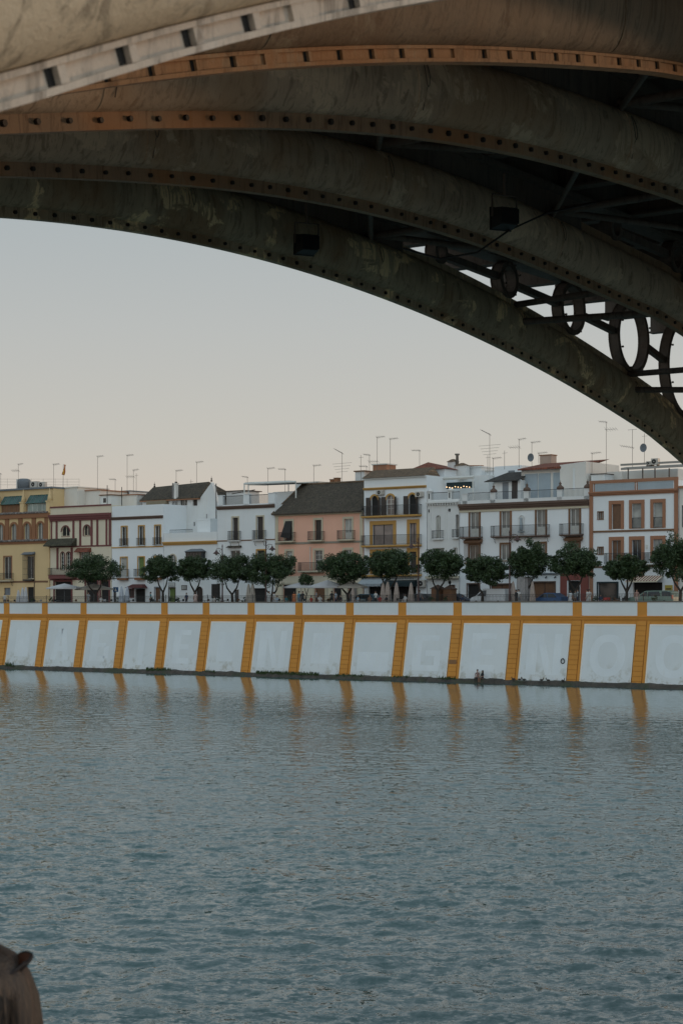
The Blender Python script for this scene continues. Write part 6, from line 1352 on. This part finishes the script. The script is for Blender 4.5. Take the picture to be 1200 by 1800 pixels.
# ================================================================== rooftop things
M_mast = paint('aerial_metal', (.10, .095, .09), .5, .2, .4)
def aerial(x, yt, yb, b, kind, label, dish=False):
    a = A(x, b); z1, z0 = Z(yt, x, b), Z(yb, x, b); t = Thing('tv_aerial', a, b, z0, label, 'aerial', 'television aerials on the roofs'); m = MB(); m.tube([(a, b, z0), (a, b, z1)], .024, 5); t.part('mast', m, M_mast)
    rnd = random.Random(int(x*7)); m = MB(); s = 1 if rnd.random() > .3 else -1
    def yagi(zz_, L_, n, ang, el=.42, s=s):
        dx, dz = s*L_*math.cos(ang), L_*math.sin(ang); m.tube([(a-dx*.15, b, zz_-dz*.15), (a+dx, b, zz_+dz)], .017, 4)
        for k in range(n):
            q = k/(n-1); e_ = el*(1-.35*q); m.tube([(a+dx*q-.05, b-e_/2, zz_+dz*q+e_*.32), (a+dx*q+.05, b+e_/2, zz_+dz*q-e_*.32)], .014, 4)
    if kind == 0: yagi(z1-.05, 1.1, 6, .05)
    elif kind == 1: yagi(z1-.05, .9, 5, .12); yagi(z1-.9, 1.3, 5, .0, .7, -s)
    elif kind == 2:
        yagi(z1-.1, 1.3, 7, .45, .5)
        for k in range(4): e_ = 1.5-.2*k; m.tube([(a-e_, b, z1-1.4-k*.35), (a+e_, b, z1-1.35-k*.35)], .014, 4)
    elif kind == 3: m.tube([(a-.55, b, z1-.02), (a+.55, b, z1)], .018, 4); yagi(z1-2.0, 1.5, 6, .18, .5)
    else: m.tube([(a-.3, b, z1-.3), (a+.4, b, z1-.28)], .014, 4)
    t.part('antenna', m, M_mast)
    if dish:
        m = MB(); zz_ = z1-(1.6 if yt < 770 else 1.8); n = 14; vs = [(a-.1, b-.12, zz_)]+[(a+.42*math.cos(2*math.pi*k/n), b-.28, zz_+.48*math.sin(2*math.pi*k/n)) for k in range(n)]; vs += [(x_, y_+.03, z_) for x_, y_, z_ in vs]
        m.add(vs, [(0, 1+k, 1+(k+1) % n) for k in range(n)]+[(n+1, n+2+(k+1) % n, n+2+k) for k in range(n)]); m.tube([(a, b-.1, zz_-.3), (a-.05, b-.6, zz_)], .02, 4); t.part('dish', m, M_lead)
AE = [(2, 832, 862, 0, 'shortest aerial at the far left edge'), (33, 816, 858, 1, 'aerial above the roof tank of the yellow house'), (95, 816, 858, 0, 'aerial left of the flag'), (172, 802, 862, 0, 'tall aerial above the cream house'), (203, 842, 866, 0, 'short aerial between cream and white house'), (224, 800, 866, 0, 'tallest aerial above the white house with ochre sills'), (235, 826, 866, 1, 'forked aerial right of the tallest one over the white house'), (240, 832, 866, 4, 'bare thin mast over the white house'),
  (310, 827, 852, 0, 'aerial over the tiled roof left of the chimney'), (336, 843, 853, 4, 'stub aerial on the tiled roof ridge'), (346, 812, 852, 0, 'tall aerial over the right half of the tiled roof'), (435, 838, 862, 1, 'aerial left of the terrace pergola'), (471, 823, 866, 0, 'aerial above the pergola, left one'), (501, 824, 866, 0, 'slightly bent aerial above the pergola, right one'), (551.5, 818, 852, 0, 'aerial over the left end of the big tiled roof'), (601, 795, 848, 2, 'many armed aerial over the big tiled roof'),
  (634, 800, 845, 4, 'plain mast at the party wall of the pink house'), (644, 819, 845, 0, 'short aerial at the party wall of the pink house'), (649, 799, 845, 1, 'aerial behind the party wall with two booms'), (662.5, 768, 830, 0, 'tall aerial, left of the two over the long balcony house'), (685.5, 771, 830, 0, 'tall aerial, right of the two over the long balcony house'), (737, 791, 825, 0, 'aerial behind the hipped red roof'),
  (856.5, 800, 832, 4, 'short mast beside the great rooftop aerial'), (860, 762, 835, 2, 'great rooftop aerial with many long arms'), (866, 805, 835, 0, 'small aerial right of the great one'), (886, 792, 825, 4, 'bare mast between the great aerial and the red roof'), (911.5, 772, 822, 1, 'leaning aerial left of the satellite dish'), (934, 777, 822, 0, 'aerial with a satellite dish by the chimney'), (946, 796, 815, 0, 'tiny aerial touching the chimney'), (1039.5, 796, 845, 0, 'aerial above the gap between the two right houses'),
  (1064.5, 741, 845, 1, 'tallest aerial of all, over the terracotta trimmed house'), (1110.5, 755, 822, 3, 'wide aerial above the terrace roof'), (1131.5, 762, 816, 4, 'mast with two satellite dishes near the arch')]
for (x, yt, yb, k, lb) in AE: aerial(x, yt, yb, FB+4.5, k, lb, x in (934, 1131.5))
# terrace wires, flag, tank, air conditioners over the yellow house
b = FB+6
t = Thing('spanish_flag', A(111.5, b), b, Z(858, 111, b), 'small red and yellow flag on a leaning pole above the yellow house', 'flag'); m = MB(); m.tube([(A(111.5, b), b, Z(858, 111, b)), (A(112, b), b, Z(816, 111, b))], .03, 5); t.part('flagpole', m, M_mast)
m = MB(); z1, z0 = Z(816.5, 111, b), Z(836, 111, b); vs = []; fs = []; n = 6
for i in range(n+1):
    q = i/n
    for j in range(5): r = j/4; vs.append((A(112.5, b)+.10-q*.75*0-(1-r)*.0+ (q*.10)+ r*.42 - q*.50, b+.10*math.sin(q*5+r*4), z1-(z1-z0)*q*.92-(.10*r)))
for i in range(n):
    for j in range(4): fs.append((i*5+j, i*5+j+1, i*5+j+6, i*5+j+5))
k0 = len(vs); vs += [(x_, y_+.012, z_) for x_, y_, z_ in vs]; fs += [tuple(k0+q for q in reversed(f)) for f in list(fs)]
m.add(vs, fs); m.m = [1 if (i % 24) % 4 in (1, 2) else 0 for i in range(len(m.f))]; t.part('cloth', m, [paint('flag_red', (.42, .05, .03)), paint('flag_yellow', (.62, .34, .04))])
t = Thing('water_tank', A(43, b), b, Z(861, 43, b), 'round grey tank on the roof of the yellow house', 'tank'); m = MB(); r = (A(51, b)-A(35, b))/2; m.lathe([(r, 0), (r*1.03, 1.1), (r, 1.4), (r*.6, 1.6), (0, 1.62)], (A(43, b), b, Z(861, 43, b)), 18); t.part('tank', m, M_lead); m = MB(); m.box(A(31, b)-.1, A(36, b), b-.1, b+.5, Z(861, 33, b), Z(842, 33, b)); t.part('vent_box', m, M_whitewarm)
def acbox(x0, x1, y0, y1, b, label):
    a0, a1 = A(x0, b), A(x1, b); t = Thing('air_conditioner', (a0+a1)/2, b, Z(y1, x0, b), label, 'air conditioner', 'rooftop air conditioners'); m = MB(); aircon_mesh(m, a0, a1, b, b+.5, Z(y1, x0, b), Z(y0, x0, b)); t.part('casing', m, [M_ac, M_bolt]); m = MB(); m.box(a0+.05, a0+.15, b, b+.5, Z(y1, x0, b)-.15, Z(y1, x0, b)); m.box(a1-.15, a1-.05, b, b+.5, Z(y1, x0, b)-.15, Z(y1, x0, b)); t.part('foot', m, M_bolt)
acbox(53, 66, 846.5, 857, b, 'left rooftop air conditioner on the yellow house'); acbox(67, 79, 847.5, 857, b, 'right rooftop air conditioner on the yellow house')
acbox(1134, 1142, 811, 818, FB+3, 'small air conditioner left of the pair near the arch'); acbox(1143, 1155, 806, 817, FB+3.2, 'larger air conditioner of the pair near the arch')
t = Thing('rope_fence', A(60, b), b, Z(858, 60, b), 'thin wire rail along the roof of the yellow house', 'rail'); m = MB()
for k in range(8): xx = -10+k*21; m.tube([(A(xx, b), b+.3, Z(858, xx, b)), (A(xx, b), b+.3, Z(841, xx, b))], .018, 4)
t.part('post', m, M_mast); m = MB()
for yy in (842, 847, 852): m.tube([(A(-10, b), b+.3, Z(yy, -10, b)), (A(137, b), b+.3, Z(yy, 137, b))], .012, 4)
t.part('wire', m, M_mast)
# roof rooms behind the parapets
def roofroom(x0, x1, yt, b, dp_, mat, label, capm=None, x1t=None, zb=PROM+.05, win=None):
    a0, a1 = A(x0, b), A(x1, b); zt = Z(yt, (x0+x1)/2, b); t = Thing('rooftop_room', (a0+a1)/2, b, zb, label, 'rooftop room', 'rooms on the roofs'); m = MB(); m.box(a0, a1, b, b+dp_, zb, zt)
    if win: m.box(A(win[0], b), A(win[1], b), b-.02, b, Z(win[3], x0, b), Z(win[2], x0, b), 1)
    t.part('wall', m, [mat, M_gdark]); m = MB(); m.box(a0-.15, a1+.15, b-.15, b+dp_+.15, zt, zt+.14); t.part('roof', m, capm or M_whitewarm)
roofroom(92, 137, 858, FB+3, 6, M_whitewarm, 'stained off-white rooftop room behind the cream house, left one', M_whitewarm)
roofroom(142, 176, 863, FB+4.5, 6, M_whitewarm, 'low off-white rooftop room behind the cream house, with a terracotta edge', M_terra)
roofroom(177, 196, 871, FB+3, 5, M_white2, 'small white rooftop block beside the white house', M_brt, win=(182, 187, 876, 884))
roofroom(196, 241, 871, FB+5, 6, M_whitewarm, 'long white rooftop room behind the white house', M_terra); roofroom(195, 229, 864.5, FB+10, 6, M_white2, 'farther white rooftop room with a dark opening', M_lead, win=(216, 227, 866, 871))
roofroom(520, 560, 849, FB+8, 4, M_white2, 'white wall behind the left end of the big tiled roof')
roofroom(624, 640, 829, FB+9, 4, M_white2, 'white stair tower behind the pink house party wall', M_brt); roofroom(655, 679, 817, FB+9, 2, M_terra, 'thin terracotta block behind the ridge of the long balcony house')
roofroom(819, 845, 822, FB+8, 4, M_white, 'pale blueish rooftop block with chimney pots', M_white2)
for k, x in enumerate((820, 825, 830.5, 836, 841.5)):
    bb = FB+7.9; m = MB(); m.box(A(x-1.8, bb), A(x+1.8, bb), bb, bb+.4, Z(824, x, bb), Z(820.3, x, bb)); 
m = MB(); bb = FB+8.2
for k in range(6): x = 819.5+k*4.6; m.box(A(x, bb), A(x+3.2, bb), bb, bb+.5, Z(822, x, bb)+.1, Z(819.6, x, bb)+.12)
single('chimney_pots', m, M_brick, A(832, bb), bb, Z(822, 832, bb), 'row of brick chimney pots right of the white chimneys', 'chimney')
roofroom(840, 869, 829, FB+9, 5, M_wbright, 'plain white rooftop block left of the dark roofed hut')
for k, (x0, x1) in enumerate(((579.5, 585), (586.5, 593.5))):
    bb = FB+6.3; t = Thing('brick_chimney', A(x0, bb), bb, Z(850, x0, bb), ('left' if k == 0 else 'right')+' small brick chimney on the ridge of the pink house', 'chimney', 'small chimneys on the big tiled roof'); m = MB(); m.box(A(x0, bb), A(x1, bb), bb, bb+.6, Z(850, x0, bb)-.3, Z(843.5-k*2.6, x0, bb)); t.part('stack', m, M_brick); m = MB(); m.box(A(x0, bb)-.06, A(x1, bb)+.06, bb-.06, bb+.66, Z(843.5-k*2.6, x0, bb), Z(843.5-k*2.6, x0, bb)+.08); t.part('cap', m, M_brt)
# masts and rods over the cream house parapet
for k, (x, y) in enumerate(((189, 853), (214.5, 856))):
    bb = FB+2; t = Thing('rod', A(x, bb), bb, Z(892, x, bb), ('thick dark rod over the cream house corner', 'thick dark rod over the white house parapet')[k], 'mast', 'dark rods on the roofs'); m = MB(); m.tube([(A(x, bb), bb, Z(892, x, bb)), (A(x, bb), bb, Z(y, x, bb))], .05, 6); t.part('mast', m, M_bolt)
# ================================================================== birds on the ledge, weeds
def bird(x, label, rot, s=1.):
    bb = -BAT-.80; e = empty('duck', W(A(x, bb), bb, .38), RZ+rot, label, 'bird', 'ducks on the ledge'); e.scale = (s,)*3
    m = MB(); m.lathe([(0, -.20), (.07, -.14), (.10, -.02), (.09, .10), (.03, .22), (0, .25)], (0, 0, 0), 10); m.v = [(z_, y_, .13+x_*.8) for x_, y_, z_ in m.v]
    m.tube([(-.14, 0, .15), (-.20, 0, .24), (-.20, 0, .30)], [.045, .032, .035], 8); m.lathe([(0, -.05), (.04, -.02), (.042, .01), (0, .045)], (-.21, 0, .31), 8); m.build('body', paint('duck_brown', (.05, .042, .035), .8), e)
    m = MB(); m.hexa([(-.31, -.018, .29), (-.24, -.02, .29), (-.24, .02, .29), (-.31, .018, .29), (-.31, -.018, .30), (-.24, -.02, .32), (-.24, .02, .32), (-.31, .018, .30)]); m.build('beak', M_och, e)
for k, (x, r_, lb) in enumerate(((902, 0, 'duck at the foot of the pilaster right of the couple'), (912.5, 3.0, 'duck with raised head at the panel edge'), (920, .2, 'third duck from the left, in front of the white panel'), (951, 3.1, 'duck near the middle of the panel with the mooring ring'), (962.5, 0, 'duck right of the panel middle, close to another'), (988.5, 2.8, 'duck farthest right, below the mooring ring'))): bird(x, lb, r_, 1.15)
m = MB(); rnd = random.Random(11); vs = []; fs = []
for x0, x1, n, hh in ((10, 26, 60, .55), (257, 300, 170, .42), (450, 560, 420, .38), (360, 380, 40, .3), (590, 640, 90, .25), (690, 720, 50, .25), (770, 800, 70, .3)):
    for k in range(n):
        x = rnd.uniform(x0, x1); bb = -BAT-.25-rnd.random()*.6; a = A(x, bb); h = hh*rnd.uniform(.3, 1.1); w_ = rnd.uniform(.03, .09); d = rnd.uniform(-.2, .2); i = len(vs); vs += [(a-w_, bb, .30), (a+w_, bb, .30), (a+d+w_*.6, bb-.05, .34+h*.7), (a+d, bb-.08, .36+h)]; fs.append((i, i+1, i+2, i+3))
m.add(vs, fs); single('weeds', m, paint('weed_green', (.045, .075, .022), .8, .4), 0, 0, 0, 'tufts of green weeds growing along the wall ledge', 'weeds', kind='stuff')
# ================================================================== the woman in the foreground, seated on the quay edge
we = empty('person', (-.748, 3.75, 6.41), -.98, 'long haired person close to the camera, sunglasses pushed up on the head, bottom left', 'person'); we.scale = (1.03,)*3
J = [(0, 0, .10), (0, .02, .28), (0, 0, .46), (0, -.01, .58), (0, .01, .66), (0, .02, .74), (0, .015, .81)]
R = [(.17, .13), (.135, .11), (.165, .11), (.055, .055), (.06, .07), (.075, .09), (.05, .06)]; E_ = [(k, k+1) for k in range(6)]
def chn(p, pts, rs):
    for q, r in zip(pts, rs): J.append(q); R.append(r); E_.append((p, len(J)-1)); p = len(J)-1
    return p
for s in (-1, 1):
    chn(0, [(s*.10, .10, .08), (s*.10, .50, .06), (s*.10, .58, -.38), (s*.10, .68, -.44)], [.09, .065, .045, .035])
    h = chn(2, [(s*.17, 0, .53), (s*.24, .04, .27), (s*.12, .26, .17), (s*.10, .33, .155)], [.05, .04, .028, (.036, .018)])
    for k in range(4): chn(h, [(s*.10+(k-1.5)*.018, .375, .15), (s*.10+(k-1.5)*.018, .41+(.0, .01, .008, -.008)[k], .135)], [.0085, .007])
    chn(h, [(s*.055, .34, .15), (s*.04, .37, .145)], [.009, .008])
me = skin_body('body', J, E_, R, 0, 2)
for m_ in (SK, cloth((.16, .12, .10)), cloth((.05, .07, .11))): me.materials.append(m_)
for p in me.polygons:
    z_, x_, y_ = p.center.z, abs(p.center.x), p.center.y
    p.material_index = 0 if z_ > .56 or (y_ > .2 and z_ > .13 and x_ < .2) else 1 if z_ > .13 else 2
o = bpy.data.objects.new('body', me); COL.objects.link(o); o.parent = we
def hair_mat():
    m, t, b = newmat('long_brown_hair'); co = objco(t); n = noise(t, co, 75, 5, .6, (1.6, 1.6, .07), 1.0); n2 = noise(t, co, 14, 3, .6, (1, 1, .15), .6)
    a = mixc(t, rampn(t, n, .35, .66), (.010, .007, .006), (.042, .029, .021)); a = mixc(t, rampn(t, n2, .5, .7, 0, .8), a, (.065, .035, .021))
    t.links.new(a, b.inputs['Base Color']); b.inputs['Roughness'].default_value = .5; bump(t, b, n, .6, .01); return m
M_hair = hair_mat(); m = MB(); n = 72; vs = []; fs = []; rnd = random.Random(4)
prof = [(.012, .875), (.045, .868), (.075, .848), (.098, .81), (.108, .76), (.110, .70), (.111, .64), (.114, .58), (.120, .52), (.126, .44), (.135, .36), (.11, .28), (.07, .23)]
wob = [rnd.uniform(-1, 1) for _ in range(n)]
for j, (r, z_) in enumerate(prof):
    for k in range(n):
        q = 2*math.pi*k/n; front = max(0, math.sin(q)); rr = r*(1+.035*math.sin(k*.9+j*.15)*min(1, j/4)+.022*wob[k]*min(1, j/3)); y_ = rr*math.sin(q)*1.10
        if math.sin(q) > 0: y_ *= 1+.13*min(1, max(0, (.83-z_)/.12))       # open over the face
        vs.append((rr*math.cos(q)*.96, y_-.01, z_))
for j in range(len(prof)-1):
    for k in range(n): fs.append((j*n+k, j*n+(k+1) % n, (j+1)*n+(k+1) % n, (j+1)*n+k))
fs.append(tuple(range(n))); m.add(vs, fs, 0, True)
for k in range(220):       # loose strands
    q = rnd.uniform(math.pi*.85, math.pi*2.15); r0 = rnd.uniform(.098, .112); d = rnd.uniform(-.12, .12)
    m.tube([(r0*math.cos(q)*.97, r0*math.sin(q)*1.08-.01, .80-rnd.random()*.04), (1.09*r0*math.cos(q+d*.4), 1.12*r0*math.sin(q+d*.4)-.01, .68), (1.17*r0*math.cos(q+d), 1.2*r0*math.sin(q+d)-.01, .55), (1.27*r0*math.cos(q+d*1.3), 1.3*r0*math.sin(q+d*1.3)-.01, .42)], [.0008, .0014, .0012, .0006], 4)
m.build('hair', M_hair, we)
m = MB(); m.add([(-.013, .108, .695), (.013, .108, .695), (0, .135, .700), (0, .11, .735)], [(0, 2, 1), (0, 3, 2), (1, 2, 3)], 0)
for s in (-1, 1): m.lathe([(0, -.008), (.012, 0), (0, .008)], (s*.032, .098, .735), 8, 1)
m.box(-.024, .024, .098, .108, .665, .674, 2); m.build('face', [SK, M_bolt, LIP], we)
gl = MB(); fr = MB()
for s in (-1, 1):
    c = Vector((s*.037, .078, .820+.010*s)); pts = []
    for k in range(14):
        q = 2*math.pi*k/14; sx = .030*math.copysign(abs(math.cos(q))**.7, math.cos(q)); sz = .024*math.copysign(abs(math.sin(q))**.7, math.sin(q)); pts.append((c.x+sx, c.y+.75*sz+.004*s*0-.004*abs(sx)/.028, c.z+.66*sz))
    gl.add(pts+[(p[0], p[1]-.002, p[2]+.002) for p in pts], [tuple(range(14)), tuple(reversed(range(14, 28)))]); fr.tube(pts+[pts[0]], .0040, 6)
    fr.tube([(s*.065, .074, .834), (s*.076, .04, .818), (s*.074, .0, .805)], .0042, 6)
fr.tube([(-.008, .076, .834), (.008, .076, .834)], .004, 6)
g_ = fr.build('sunglasses', paint('tortoise_frame', (.016, .010, .009), .7), we); m_ = newmat('amber_lens'); m_[2].inputs['Base Color'].default_value = (.07, .024, .012, 1); m_[2].inputs['Roughness'].default_value = .45; m_[2].inputs['IOR'].default_value = 1.2; gl.build('lens', m_[0], g_)
